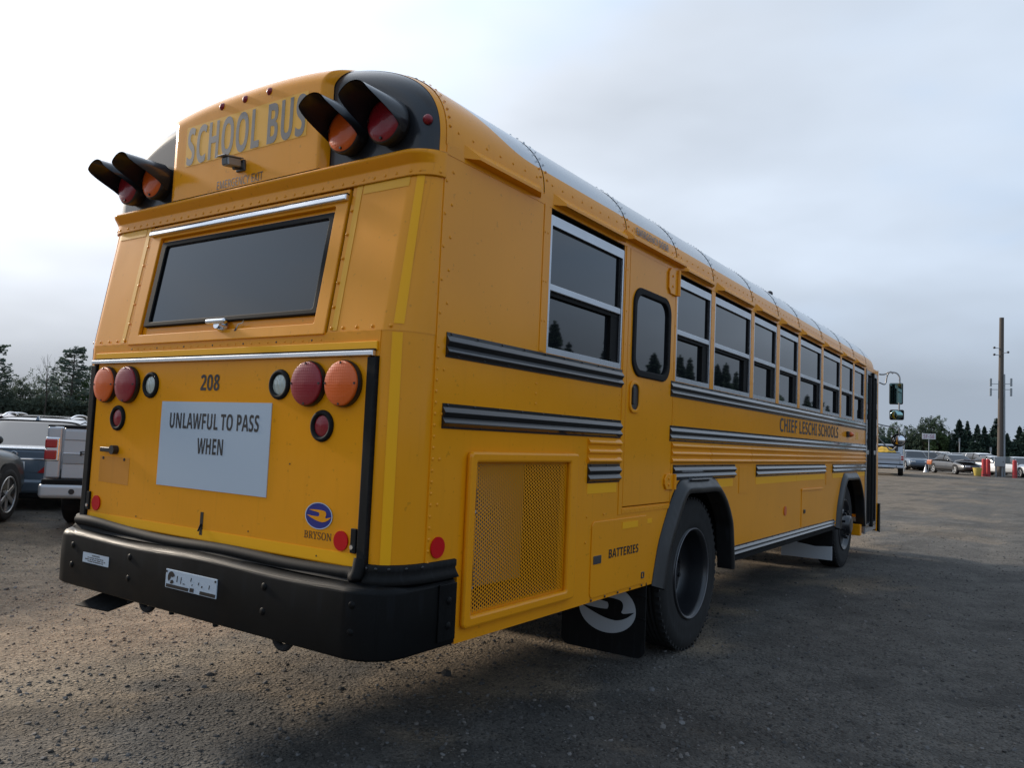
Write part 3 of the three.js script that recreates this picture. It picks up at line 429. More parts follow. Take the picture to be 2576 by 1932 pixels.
// v: 0 at the roof seam, 0.5 where the rounded edge meets the face, 1 at the ledge
function cap(th, v, d = 0) {
  const ins = 0.13;
  if (v <= 0.5) { const ph = v * Math.PI, k = ins * (1 - Math.cos(ph)); const [x, y] = arch(th, k * 0.9); const zs = seamZ(th); return [x, Math.max(2.643, y), zs + (faceZ(y) - zs) * Math.sin(ph) + d]; }
  const [x, y] = arch(th, ins * 0.9), t = (v - 0.5) * 2, yy = Math.max(2.643, mix(y, 2.643, t)); return [x, yy, faceZ(yy) + d];
}
{
  const c = grp(bus, 'rear_cap');
  const prof = [[0.003, 2.533], [0.008, 2.536], [0.008, 2.582], [0.015, 2.589], [0.045, 2.617], [0.053, 2.628], [0.049, 2.637], [0.035, 2.642], [-0.09, 2.645]];
  const led = uvBox(grid(60, prof.length - 1, (u, v) => { const p = prof[Math.round(v * (prof.length - 1))], t = u * 2.09, k = 1 - sm(t, 1.15, 1.95), q = tail(t, p[1], 0.008 + (p[0] - 0.008) * (p[0] > 0.008 ? k : 1)); return q; }));
  part(c, 'ledge', both(led), M.paint);
  const tA = thOfX(0.642), TH = (u, a, b) => mix(a, b, u);
  const E = 0.03;
  part(c, 'edge_rim', uvBox(grid(90, 3, (u, v) => cap(TH(u, E, Math.PI - E), v * 0.13))), M.paint);
  for (const [a, b] of [[E, tA], [Math.PI - tA, Math.PI - E]]) part(c, 'black_panel', uvBox(grid(44, 30, (u, v) => cap(TH(u, a, b), mix(0.13, 1, v), -0.004))), M.blackPaint);
  for (const s of [1, -1]) { const fl = (g) => (s > 0 ? g : mirrorX(g)), foot = (v0, v1, d) => uvBox(grid(12, 2, (u, v) => { const p = cap(E, mix(v0, v1, u), d); return [p[0], mix(2.64, p[1] + 0.002, v), p[2]]; })); part(c, 'edge_rim', fl(foot(0, 0.13, 0)), M.paint); part(c, 'black_panel', fl(foot(0.13, 0.5, -0.004)), M.blackPaint); }
  // middle panel stands proud of the black ones
  const mid = (u, v, d) => { const p = cap(TH(u, tA - 0.02, Math.PI - tA + 0.02), mix(0.13, 1, v)), k = sm(v, 0, 0.25); return [p[0], p[1], p[2] + d * (0.25 + 0.75 * k)]; };
  const D = 0.04; part(c, 'middle_panel', uvBox(grid(40, 30, (u, v) => { const e = Math.min(u, 1 - u), r = D * Math.sqrt(Math.max(0, 1 - Math.pow(1 - Math.min(1, e / 0.03), 2))); return mid(u, v, r); })), M.paint);
  part(c, 'lamp_recess_strip', (() => { const q = onRear(rrect(-0.245, 0.245, 3.045, 3.085, 0.018), 0, 0.006, 0.002); q.rotateX(0); const m = new THREE.Matrix4().makeTranslation(0, -3.065, 0); q.applyMatrix4(m); q.rotateX(-0.34); q.translate(0, 3.088, -0.096); return q; })(), M.paint);
  const tilt = 0, put = (g, x, y, o) => { g.rotateX(tilt); g.translate(x, y, faceZ(y) + D + o); return g; };
  part(c, 'sign_film', put(new THREE.PlaneGeometry(0.95, 0.215), 0.0, 2.922, 0.0012), M.tapeDull);
  part(c, 'lettering', put(letters('SCHOOL BUS', 'sans_bold', 0.925, 0.205), 0.0, 2.92, 0.0024), M.inkGrey);
  part(c, 'lettering', put(letters('EMERGENCY EXIT', 'sans_regular', 0.36, 0.043), 0.0, 2.670, 0.002), M.inkGrey);
  for (const x of [-0.186, 0, 0.186]) part(c, 'marker_lamp', (() => { const q = new THREE.SphereGeometry(0.021, 14, 8); q.translate(x, 3.088, -0.086); return q; })(), M.red);
  for (const s of [1, -1]) part(c, 'marker_lamp', (() => { const q = new THREE.SphereGeometry(0.022, 14, 8); q.translate(s * 1.165, 2.775, -0.135); return q; })(), M.red);
  for (let i = 0; i < 33; i++) { const t = -1.03 + i * 0.0645, p = tail(Math.abs(t), 2.552, 0.008); rivet(rivY, t, p[1], p[2], [0, 0, 1]); }
  for (const s of [1, -1]) for (const t of [1.2, 1.42, 1.9]) { const p = tail(t, 2.552, 0.008), q = tail(t, 2.552, 0.1); rivet(rivY, s * p[0], p[1], p[2], [s * (q[0] - p[0]), 0, q[2] - p[2]]); }
}
// --- warning lamps with their hoods
for (const [x, m, l] of [[0.985, M.red, 'red'], [0.742, M.amber, 'amber'], [-0.985, M.red, 'red'], [-0.742, M.amber, 'amber']]) {
  const w = grp(bus, 'warning_lamp'); w.position.set(x, 2.778, faceZ(2.755)); w.userData.label = `${l} warning lamp under a black hood`; const r = 0.094;
  const hs = new THREE.LatheGeometry([[r * 0.75, -0.03], [r * 1.0, 0.0], [r * 1.06, 0.03], [r * 1.06, 0.055], [r * 0.97, 0.06]].map((p) => new THREE.Vector2(...p)), 40); hs.rotateX(Math.PI / 2); part(w, 'housing', hs, M.ink);
  const ln = new THREE.LatheGeometry([[r * 0.99, 0.05], [r * 0.97, 0.064], [r * 0.7, 0.074], [0.0001, 0.08]].map((p) => new THREE.Vector2(...p)), 44); ln.rotateX(Math.PI / 2); part(w, 'lens', uvBox(ln), m);
  for (const k of [0.1, 3.04, 4.71]) { const q = cyl(0.006, 0.006, 0.012, 8); q.rotateX(Math.PI / 2); q.translate(Math.cos(k) * r * 0.86, Math.sin(k) * r * 0.86, 0.07); part(w, 'screw', q, M.ink); }
  const hood = (R, o) => grid(40, 8, (u, v) => { const a = mix(-2.15, 2.15, u), L = 0.03 + 0.20 * (1 - sm(Math.abs(a), 0.9, 2.1)), rr = R * (1 - 0.05 * v); return [Math.sin(a) * rr, Math.cos(a) * rr + 0.0, 0.02 + v * L + o]; });
  part(w, 'hood', merge([hood(r * 1.10, 0), hood(r * 1.06, -0.001)]), M.blackPaint);
}
// --- rear view camera
{
  const c = grp(bus, 'rear_camera'); c.scale.setScalar(0.74); c.position.set(0.012, 2.748, faceZ(2.76) + 0.04); c.rotation.set(0.14, 0.0, 0);
  part(c, 'bracket', rbox(-0.045, 0.045, -0.045, 0.03, 0, 0.02, 0.006), M.inkGrey);
  part(c, 'body', rbox(-0.034, 0.034, -0.024, 0.033, 0.03, 0.135, 0.01), M.steel);
  part(c, 'visor', rbox(-0.042, 0.042, 0.032, 0.04, 0.015, 0.165, 0.003), M.steel);
  part(c, 'front_glass', rbox(-0.027, 0.027, -0.018, 0.026, 0.134, 0.139, 0.002), M.glass);
  part(c, 'stem', rod([0, -0.02, 0.02], [0, -0.03, 0.07], 0.014, 10), M.inkGrey);
}

// --- roof
const bows = [-0.2, -0.98, -1.925, -2.71, -3.43, -4.39, -5.18, -5.945, -6.94, -7.92, -8.71, -9.56];
const thB = (z) => { const base = Math.asin(Math.pow((2.817 - AY) / AH, 1 / AN)), top = Math.asin(Math.pow((3.03 - AY) / AH, 1 / AN)); return mix(base, top, Math.pow(sm(z, -0.95, -0.2), 1.6)); };
for (let i = 0; i < bows.length - 1; i++) {
  const z0 = bows[i], z1 = bows[i + 1], lift = (v) => -0.0035 * sm(v, 0.985, 1) + 0.0;
  const pt = (th, v) => { const z = i === 0 ? mix(seamZ(th) + 0.004, z1, v) : mix(z0, z1, v); const [x, y] = arch(th, -(lift(v) + 0.003)); return [x, y, z]; };
  const zAt = (v) => mix(z0, z1, v), nv = i === 0 ? 26 : 14;
  part(bus, 'roof_panel', uvBox(grid(46, nv, (u, v) => pt(mix(thB(zAt(v)), Math.PI - thB(zAt(v)), u), v))), M.roofWhite);
  const side = uvBox(grid(14, nv, (u, v) => { const th = mix(0.0, thB(zAt(v)), u); return pt(Math.max(0.0005, th), v); }));
  part(bus, 'roof_edge', side, M.paint); part(bus, 'roof_edge', mirrorX(side), M.paint);
  for (const off of [0.03, -0.03]) for (let k = 0; k < 15; k++) { const th = 0.12 + k * 0.075, [x, y] = arch(th, -0.006), [x2, y2] = arch(th + 0.01, -0.006); if (i > 0 || off < 0) rivet(th < thB(z0) ? rivY : rivW(), x, y, (i === 0 ? seamZ(th) - 0.02 : z0 + off), [y2 - y, -(x2 - x), 0], 0.007); }
  for (let z = z0 - 0.08; z > z1; z -= 0.105) { const [x, y] = arch(0.1, -0.004); rivet(rivY, x, y, z, [1, 0.15, 0], 0.006); }
}
function rivW() { return (rivW.l ??= []); }
{ const q = alongZ([[XW - 0.03, 2.64], [XW + 0.002, 2.64], [XW + 0.003, 2.69], [XW - 0.03, 2.69]], -0.203, -9.56); part(bus, 'cant_rail', q, M.paint); part(bus, 'cant_rail', mirrorX(q), M.paint); }
part(bus, 'roof_clearance_lamp', (() => { const q = new THREE.SphereGeometry(0.03, 12, 8); const [x, y] = arch(0.62); q.translate(x, y, -5.55); return q; })(), M.ink);
part(bus, 'ceiling', box(-1.17, 1.17, 2.66, 2.69, -9.5, -0.35), M.under);

// --- rear bumper, wrapped round the corners
{
  const b = grp(bus, 'rear_bumper'), path = []; const rc = 0.19;
  for (let i = 0; i <= 6; i++) path.push([1.238, mix(-0.388, -0.085, i / 6), 1, 0]);
  for (let i = 1; i <= 16; i++) { const a = (i / 16) * Math.PI / 2; path.push([1.238 - rc + rc * Math.cos(a), -0.085 + 0.172 * Math.sin(a), Math.cos(a), Math.sin(a)]); }
  for (let i = 1; i <= 14; i++) path.push([mix(1.048, 0, i / 14), 0.087 + 0.004 * (i / 14), 0, 1]);
  const full = [...path, ...path.slice(0, -1).reverse().map(([x, z, nx, nz]) => [-x, z, -nx, nz])];
  const prof = [[-0.05, 0.578], [-0.012, 0.574], [0, 0.584], [0.002, 0.7], [0, 0.825], [-0.012, 0.846], [-0.04, 0.860], [-0.13, 0.870]];
  part(b, 'beam', uvBox(grid(full.length - 1, prof.length - 1, (u, v) => { const [x, z, nx, nz] = full[Math.round(u * (full.length - 1))], [d, y] = prof[Math.round(v * (prof.length - 1))]; const w = Math.abs(x) < 1 && y > 0.8 ? 0.006 * Math.sin(x * 5.3 + 1) : 0; return [x + nx * d, y + w, z + nz * d]; })), M.bumper);
  for (const s of [1, -1]) part(b, 'end_plate', s > 0 ? rbox(1.2385, 1.2465, 0.60, 0.835, -0.386, -0.272, 0.003) : mirrorX(rbox(1.2385, 1.2465, 0.60, 0.835, -0.386, -0.272, 0.003)), M.bumper);
  const bolt = (x, y, z, n) => { const q = new THREE.SphereGeometry(0.0165, 14, 6, 0, Math.PI * 2, 0, Math.PI / 2); q.scale(1, 0.4, 1); q.applyQuaternion(new THREE.Quaternion().setFromUnitVectors(upv, new THREE.Vector3(...n))); q.translate(x, y, z); part(b, 'bolt', q, M.bumper); };
  for (const x of [-0.975, -0.43, 0.59]) for (const y of [0.785, 0.682]) bolt(x, y, 0.09, [0, 0, 1]);
  for (const y of [0.785, 0.682]) { bolt(1.10, y, 0.079, [0.35, 0, 0.94]); bolt(1.2465, y - 0.02, -0.335, [1, 0, 0]); }
  const np = grp(b, 'name_plate'); part(np, 'plate', onRear(rrect(-0.107, 0.281, 0.687, 0.773, 0.004), 0.096, 0.006, 0.002), M.placard);
  part(np, 'print', merge([new THREE.RingGeometry(0.004, 0.028, 24, 1, 0.3, 3.6), new THREE.RingGeometry(0.012, 0.028, 24, 1, 4.4, 1.2)].map((q, i) => { q.translate(-0.06, 0.737, 0.0972); return q; }).concat([[-0.1, 0.075, 0.691, 0.706], [0.16, 0.274, 0.691, 0.706], [0.085, 0.115, 0.692, 0.71], [-0.018, -0.012, 0.722, 0.75], [0.012, 0.017, 0.718, 0.748], [0.03, 0.045, 0.718, 0.722], [0.088, 0.094, 0.738, 0.755], [0.098, 0.103, 0.72, 0.728], [0.146, 0.152, 0.73, 0.742], [0.17, 0.178, 0.722, 0.73], [0.225, 0.23, 0.722, 0.74]].map(([a, c, d, e]) => onRear(shapeOf([[a, d], [c, d], [c + 0.003, e], [a + 0.003, e]]), 0.0972, 0.0006))).concat([letters('BLUE BIRD', 'sans_bold', 0.0001, 0.0001).translate(0.1, 0.73, 0.08)].slice(0, 0))), M.ink);
  for (const x of [-0.098, 0.272]) part(np, 'screw', (() => { const q = cyl(0.005, 0.005, 0.003, 8); q.rotateX(Math.PI / 2); q.translate(x, 0.762, 0.098); return q; })(), M.ink);
  const wl = grp(b, 'warning_label'); part(wl, 'sticker', onRear(rrect(-0.862, -0.612, 0.712, 0.763, 0.003), 0.0925, 0.0015), M.placard);
  part(wl, 'lettering', letters('WARNING', 'sans_bold', 0.075, 0.0085).translate(-0.735, 0.7525, 0.0932), M.ink);
  for (const [i, w] of [0.155, 0.205, 0.15].entries()) part(wl, 'small_print', merge(Array.from({ length: 9 }, (_, k) => onRear(shapeOf([[0, 0], [w / 9 * (0.55 + 0.35 * h3(i, k, 3)), 0], [w / 9 * (0.55 + 0.35 * h3(i, k, 3)), 0.005], [0, 0.005]]).constructor === THREE.Shape ? shapeOf([[0, 0], [w / 9 * (0.55 + 0.35 * h3(i, k, 3)), 0], [w / 9 * (0.55 + 0.35 * h3(i, k, 3)), 0.005], [0, 0.005]]) : null, 0.0933, 0.0005).translate(-0.735 - w / 2 + (k * w) / 9, 0.738 - i * 0.0095, 0))), M.inkGrey);
}
// rubber roll sealing the foot of the engine door
part(bus, 'door_foot_seal', (() => { const pts = []; for (let i = 0; i <= 40; i++) { const x = mix(-1.06, 1.035, i / 40), w = 0.03 * Math.exp(-(((x + 0.98) / 0.26) ** 2)) + 0.004 * Math.sin(x * 7); pts.push([x, 0.884 + w, 0.018 + 0.012 * Math.exp(-(((x + 0.9) / 0.2) ** 2))]); } pts.push([1.055, 0.875, 0.03], [1.063, 0.90, 0.022], [1.063, 0.95, 0.01]); return uvBox(tube(pts, 0.027, 12, 160)); })(), M.rubber);
part(bus, 'door_foot_flap', uvBox(grid(60, 4, (u, v) => { const x = mix(-1.06, 1.04, u), w = 0.03 * Math.exp(-(((x + 0.98) / 0.26) ** 2)); return [x, mix(0.905 + w, 0.862, v), mix(0.012, 0.045, v) + 0.004 * Math.sin(x * 9)]; })), M.rubber);
// --- under the tail
part(bus, 'exhaust_deflector', (() => { const g = onRear(shapeOf([[-0.94, 0], [-0.66, 0.02], [-0.58, 0.2], [-0.90, 0.2]]), 0, 0.006); g.rotateX(-1.2); g.translate(0.0, 0.475, 0.07); return g; })(), M.rubber);
for (const x of [-0.345, 0.66]) part(bus, 'tow_hook', (() => { const q = new THREE.TorusGeometry(0.05, 0.016, 8, 20, Math.PI); q.rotateZ(Math.PI); q.translate(x, 0.585, 0.03); return q; })(), M.under);
for (const x of [-0.5, -0.14, 0.2]) part(bus, 'bumper_stud', rod([x, 0.545, 0.03], [x, 0.6, 0.03], 0.012, 8), M.under);
for (const [z0, z1, y] of [[-0.12, -2.42, 0.62], [-3.98, -7.7, 0.62], [-9.45, -10.4, 0.45]]) part(bus, 'underbody', box(-1.185, 1.185, y, y + 0.06, z1, z0), M.under);
for (const [z0, z1] of [[-2.42, -3.98], [-7.7, -9.45]]) { part(bus, 'wheel_well', box(-1.185, 1.185, 1.2, 1.23, z1, z0), M.under); part(bus, 'wheel_well', box(-0.5, 0.5, 0.62, 1.2, z1, z0), M.under); for (const z of [z0, z1]) part(bus, 'wheel_well', box(-1.185, 1.185, 0.62, 1.21, z - 0.012, z + 0.012), M.under); }
for (const s of [-1, 1]) part(bus, 'chassis_rail', box(s * 0.43 - 0.045, s * 0.43 + 0.045, 0.5, 0.62, -10.3, -0.2), M.under);
part(bus, 'rear_axle', (() => { const a = rod([-0.95, 0.53, -3.22], [0.95, 0.53, -3.22], 0.09, 12), q = new THREE.SphereGeometry(0.24, 16, 12); q.translate(0, 0.53, -3.22); return merge([a, q]); })(), M.under);
part(bus, 'front_axle', rod([-0.95, 0.5, -8.57], [0.95, 0.5, -8.57], 0.07, 12), M.under);
part(bus, 'fuel_tank', (() => { const q = rbox(-1.1, -0.55, 0.42, 0.75, -5.6, -4.2, 0.08, 4); return q; })(), M.under);

// --- wheels
function wheel(x, z, dish, inner) {
  const s = Math.sign(x), g = grp(bus, 'wheel'); g.position.set(x, 0.541, z);
  const R = 0.543, W = 0.275, pr = [[0.305, -W + 0.03], [0.36, -W], [0.48, -W], [0.52, -W + 0.02], [R, -W + 0.045]]; for (let i = 0; i < 5; i++) { const a = mix(-W + 0.06, -0.06, (i + 0.2) / 5), d = 0.006; pr.push([R, a], [R - 0.014, a + d], [R - 0.014, a + 2 * d], [R, a + 3 * d]); } pr.push([R, -0.045], [0.525, -0.018], [0.49, -0.003], [0.455, 0.001], [0.445, -0.003], [0.40, -0.0015], [0.36, 0.0], [0.33, -0.008], [0.305, -0.022]);
  const t = new THREE.LatheGeometry(pr.map(([r, a]) => new THREE.Vector2(r, a)), 72); t.rotateZ(-Math.PI / 2);
  const m = (q) => (s > 0 ? q : mirrorX(q)); part(g, 'tyre', m(uvBox(t)), M.tyre);
  const lug = []; for (let k = 0; k < 60; k++) { const q = box(-0.055, -0.016, R - 0.02, R + 0.001, -0.012, 0.012); q.rotateX((k / 60) * Math.PI * 2); lug.push(q); } part(g, 'tread_blocks', m(merge(lug)), M.tyre, 'stuff');
  const rp = dish ? [[0.325, -0.012], [0.318, 0.004], [0.306, 0.0], [0.292, -0.03], [0.287, -0.12], [0.28, -0.19], [0.25, -0.2], [0.13, -0.195], [0.11, -0.15], [0.0001, -0.145]] : [[0.325, -0.012], [0.318, 0.004], [0.306, 0.0], [0.292, -0.03], [0.27, -0.055], [0.2, -0.03], [0.15, 0.01], [0.12, 0.02], [0.115, 0.07], [0.09, 0.085], [0.0001, 0.09]];
  const rim = new THREE.LatheGeometry(rp.map(([r, a]) => new THREE.Vector2(r, a)), 56); rim.rotateZ(-Math.PI / 2); part(g, 'rim', m(rim), M.rim);
  const lip = new THREE.TorusGeometry(0.318, 0.0055, 8, 64); lip.rotateY(Math.PI / 2); lip.translate(0.003, 0, 0); part(g, 'rim_lip', m(lip), M.rimEdge);
  for (let k = 0; k < 10; k++) { const a = (k / 10) * Math.PI * 2, q = cyl(0.017, 0.017, 0.045, 6), rr = dish ? 0.165 : 0.165; q.rotateZ(Math.PI / 2); q.translate(dish ? -0.175 : 0.02, Math.cos(a) * rr, Math.sin(a) * rr); part(g, 'wheel_nut', m(q), M.rim); }
  if (inner) { const t2 = t.clone(); t2.translate(-0.34, 0, 0); part(g, 'inner_tyre', m(uvBox(t2)), M.tyre); }
}
wheel(1.19, -3.22, true, true); wheel(-1.19, -3.22, true, true); wheel(1.16, -8.57, false, false); wheel(-1.16, -8.57, false, false);
// --- wheel arch flares: swept lip
function flare(pts, w = 0.085, out = 0.062) {
  const c = new THREE.CatmullRomCurve3(pts.map(([u, y]) => new THREE.Vector3(u, y, 0)), false, 'catmullrom', 0.35), N = 64, ctr = [pts.reduce((a, p) => a + p[0], 0) / pts.length, 0.45];
  const pr = [[-0.012, 0.0], [-0.012, 0.012], [0.01, 0.03], [0.035, out * 0.8], [0.05, out], [w, out], [w + 0.004, out - 0.02], [w, 0.0], [w, -0.07]];
  part(bus, 'wheel_arch_flare', uvBox(grid(N, pr.length - 1, (t, v) => { const p = c.getPoint(t), tn = c.getTangent(t), [d, o] = pr[Math.round(v * (pr.length - 1))]; let nx = tn.y, ny = -tn.x; if (nx * (ctr[0] - p.x) + ny * (ctr[1] - p.y) < 0) { nx = -nx; ny = -ny; } return [XW + o, p.y + ny * d, -(p.x + nx * d)]; })), M.flare);
}
flare([[2.455, 0.55], [2.55, 0.82], [2.735, 1.09], [2.885, 1.207], [3.20, 1.212], [3.53, 1.205], [3.725, 1.09], [3.885, 0.885], [3.952, 0.52]]);
flare([[7.76, 0.56], [7.85, 0.82], [8.03, 1.07], [8.20, 1.188], [8.57, 1.192], [8.95, 1.186], [9.15, 1.07], [9.33, 0.86], [9.44, 0.49]], 0.075, 0.05);
part(bus, 'flare_clip', both(box(XW + 0.01, XW + 0.04, 1.218, 1.228, -3.4, -3.0)), M.alu);
// --- mud flaps
{
  const f = grp(bus, 'mud_flap'); f.position.set(0, 0, -2.36); part(f, 'flap', (() => { const q = onRear(rrect(0.62, 1.225, 0.105, 0.62, 0.06), 0, 0.012, 0.003); return uvBox(q); })(), M.rubber);
  part(f, 'oval_print', (() => { const q = new THREE.CircleGeometry(1, 48); q.scale(0.205, 0.155, 1); q.translate(0.955, 0.385, 0.002); return q; })(), M.whiteFlap);
  part(f, 'bird_print', M._bird(0.2, 0.15).translate(0.955, 0.385, 0.0035), M.rubber);
  for (const y of [0.5, 0.36]) part(f, 'rib', rod([1.17, y, 0.004], [1.235, y - 0.01, 0.004], 0.004, 6), M.rubber);
}
{ const f = grp(bus, 'mud_flap'); f.position.set(0, 0, -7.72); part(f, 'flap', onRear(shapeOf([[0.60, 0.17], [1.195, 0.17], [1.195, 0.335], [1.0, 0.32], [0.8, 0.345], [0.6, 0.40]]), 0, 0.01, 0.003), M.whiteFlap); part(f, 'hanger', onRear(shapeOf([[0.6, 0.4], [0.8, 0.345], [1.0, 0.32], [1.195, 0.335], [1.195, 0.62], [0.6, 0.62]]), -0.004, 0.01), M.rubber); }
// --- entrance door
{
  const d = grp(bus, 'entrance_door'); const y0 = 0.36, y1 = 2.66;
  part(d, 'frame', onSide((() => { const s = shapeOf([[9.555, y0], [10.47, y0], [10.47, 2.70], [9.555, 2.70]]); s.holes.push(shapeOf([[9.60, y0 + 0.06], [10.43, y0 + 0.06], [10.43, y1 - 0.03], [9.60, y1 - 0.03]])); return s; })(), XW - 0.002, 0.05), M.alu);
  for (const [u0, u1] of [[9.605, 9.99], [10.045, 10.425]]) { const l = frameShape(u0, u1, y0 + 0.065, y1 - 0.035, 0.05, 0.01, 0.02); part(d, 'leaf_frame', onSide(l, XW + 0.008, 0.035, 0.005), M.railBlack); part(d, 'pane', onSide(shapeOf([[u0 + 0.04, 1.5], [u1 - 0.04, 1.5], [u1 - 0.04, y1 - 0.07], [u0 + 0.04, y1 - 0.07]]), XW - 0.008, 0.005), M.glass); part(d, 'pane', onSide(shapeOf([[u0 + 0.04, y0 + 0.1], [u1 - 0.04, y0 + 0.1], [u1 - 0.04, 1.46], [u0 + 0.04, 1.46]]), XW - 0.008, 0.005), M.glass); part(d, 'cross_bar', box(XW - 0.02, XW + 0.004, 1.45, 1.51, -u1 + 0.04, -u0 - 0.04), M.railBlack); }
  part(d, 'rubber_edge', rod([XW + 0.014, y0 + 0.06, -10.0], [XW + 0.014, y1 - 0.03, -10.0], 0.02, 10), M.rubber); part(d, 'rubber_edge', rod([XW + 0.014, y0 + 0.06, -10.035], [XW + 0.014, y1 - 0.03, -10.035], 0.02, 10), M.rubber);
  part(d, 'hinge_pillar', box(XW - 0.02, XW + 0.01, y0 - 0.01, y1, -9.60, -9.565), M.steel);
}
part(bus, 'step_bracket', rbox(1.08, 1.23, 0.35, 0.50, -9.33, -9.22, 0.008), M.paint);
// --- front: body rounded in plan, windscreen, roof end
{
  const f = grp(bus, 'front_cap'); const plan = (a, y) => { const rk = y > 1.3 ? 0.10 * (y - 1.3) : 0; const c = Math.cos(a), s = Math.sin(a), e = 0.55; return [Math.sign(c) * XW * Math.pow(Math.abs(c), e), -10.47 - (0.5 - rk) * Math.pow(Math.max(0, s), e)]; };
  const sheet = (a0, a1, y0, y1, d = 0) => uvBox(grid(50, 10, (u, v) => { const y = mix(y0, y1, v), [x, z] = plan(mix(a0, a1, u), y); return [x * (1 + d), y, z - d]; }));
  part(f, 'front_panel', sheet(0, Math.PI, 0.32, 1.35), M.paint); part(f, 'front_panel', sheet(0, Math.PI, 2.5, 2.72), M.paint);
  part(f, 'front_post', sheet(0, 0.35, 1.35, 2.5), M.paint); part(f, 'front_post', sheet(Math.PI - 0.35, Math.PI, 1.35, 2.5), M.paint); part(f, 'windscreen', sheet(0.35, Math.PI - 0.35, 1.35, 2.5), M.glass);
  const end = (th, v) => { const k = Math.pow(v, 0.8), [x, y] = arch(th, -0.003), hs = Math.sqrt(Math.max(0, 1 - Math.pow(k, 2.6))), sx = 1 - 0.10 * Math.pow(k, 5); return [x * sx, AY + (y - AY) * hs, -9.555 - 1.32 * k * (1 - 0.24 * Math.pow(Math.abs(x) / XW, 3))]; };
  const tb = thB(-5), sd = uvBox(grid(12, 20, (u, v) => end(mix(0.0005, tb, u), v))); part(f, 'roof_end', uvBox(grid(46, 20, (u, v) => end(mix(tb, Math.PI - tb, u), v))), M.roofWhite);
  for (const m of [sd, mirrorX(sd)]) part(f, 'roof_end_edge', m, M.paint);
  { const q = alongZ([[XW - 0.03, 2.64], [XW + 0.003, 2.64], [XW + 0.003, 2.70], [XW - 0.03, 2.70]], -9.56, -10.52); part(f, 'roof_skirt', q, M.paint); part(f, 'roof_skirt', mirrorX(q), M.paint); }
  part(f, 'front_bumper', uvBox(grid(40, 3, (u, v) => { const [x, z] = plan(mix(0, Math.PI, u), 0.5); return [x * 1.02, [0.3, 0.3, 0.72, 0.72][Math.round(v * 3)], z - [0, 0.09, 0.09, 0][Math.round(v * 3)]]; })), M.bumper);
}
// --- mirrors at the front corner
{
  const m = grp(bus, 'mirror_arm'); const zq = -10.95;
  part(m, 'bracket', merge([tube([[1.19, 2.69, -10.85], [1.24, 2.70, zq], [1.30, 2.73, zq], [1.40, 2.72, zq], [1.45, 2.66, zq], [1.455, 2.56, zq]], 0.012, 8), tube([[1.19, 2.56, -10.85], [1.25, 2.55, zq], [1.28, 2.68, zq], [1.32, 2.74, zq], [1.36, 2.71, zq]], 0.011, 8), rod([1.45, 2.26, zq], [1.45, 2.14, zq], 0.012)]), M.steel);
  const mg = P({ color: lin(0.30, 0.48, 0.46), metalness: 1, roughness: 0.04 });
  part(m, 'flat_mirror_case', rbox(1.305, 1.50, 2.235, 2.565, zq - 0.05, zq - 0.005, 0.025, 3), M.rubber); part(m, 'flat_mirror_glass', rbox(1.318, 1.487, 2.248, 2.552, zq - 0.01, zq - 0.002, 0.003), mg);
  part(m, 'convex_mirror_case', rbox(1.31, 1.515, 1.995, 2.155, zq - 0.06, zq - 0.005, 0.03, 3), M.rubber); part(m, 'convex_mirror_glass', (() => { const q = new THREE.SphereGeometry(1, 24, 12); q.scale(0.092, 0.07, 0.03); q.translate(1.412, 2.075, zq - 0.012); return q; })(), mg);
  const x = grp(bus, 'crossview_mirror'); part(x, 'bowl', (() => { const q = new THREE.SphereGeometry(0.09, 24, 16); q.scale(1.05, 1, 0.7); q.translate(1.42, 1.69, -11.15); return q; })(), M.chrome); part(x, 'rim', (() => { const q = new THREE.TorusGeometry(0.09, 0.014, 8, 30); q.scale(1.05, 1, 1); q.rotateY(0.35); q.translate(1.42, 1.69, -11.13); return q; })(), M.rubber);
  part(x, 'arm', merge([tube([[1.14, 1.93, -10.9], [1.28, 1.90, -11.05], [1.43, 1.885, -11.1]], 0.01, 8), tube([[1.14, 1.75, -10.9], [1.25, 1.6, -11.05], [1.33, 1.53, -11.1], [1.40, 1.60, -11.12]], 0.01, 8), rod([1.43, 1.885, -11.1], [1.43, 1.77, -11.13], 0.008)]), M.steel);
}
part(bus, 'body_rivets', merge(rivY), M.paint, 'stuff'); part(bus, 'rail_rivets', merge(rivK), M.railBlack, 'stuff'); if (rivW.l) part(bus, 'roof_rivets', merge(rivW.l), M.roofWhite, 'stuff');
// ---------------------------------------------------------------- other vehicles (nose towards local -z)
const carPaint = (r, g, b, metal = 0.0, rough = 0.4) => P({ color: lin(r, g, b), metalness: metal, roughness: rough, clearcoat: 1, clearcoatRoughness: 0.08 });
const curve1 = (pts, x) => { // smooth interpolation through [x, v] pairs
  if (x <= pts[0][0]) return pts[0][1]; for (let i = 0; i < pts.length - 1; i++) if (x <= pts[i + 1][0]) { const [x0, a] = pts[i], [x1, b] = pts[i + 1], t = (x - x0) / (x1 - x0), m0 = i ? (b - pts[i - 1][1]) / (x1 - pts[i - 1][0]) : (b - a) / (x1 - x0), m1 = i < pts.length - 2 ? (pts[i + 2][1] - a) / (pts[i + 2][0] - x0) : (b - a) / (x1 - x0), h = x1 - x0; return (2 * t ** 3 - 3 * t * t + 1) * a + (t ** 3 - 2 * t * t + t) * h * m0 + (-2 * t ** 3 + 3 * t * t) * b + (t ** 3 - t * t) * h * m1; } return pts[pts.length - 1][1];
};
const lerp1 = (pts, x) => { if (x <= pts[0][0]) return pts[0][1]; for (let i = 0; i < pts.length - 1; i++) if (x <= pts[i + 1][0]) return mix(pts[i][1], pts[i + 1][1], (x - pts[i][0]) / (pts[i + 1][0] - pts[i][0])); return pts[pts.length - 1][1]; };
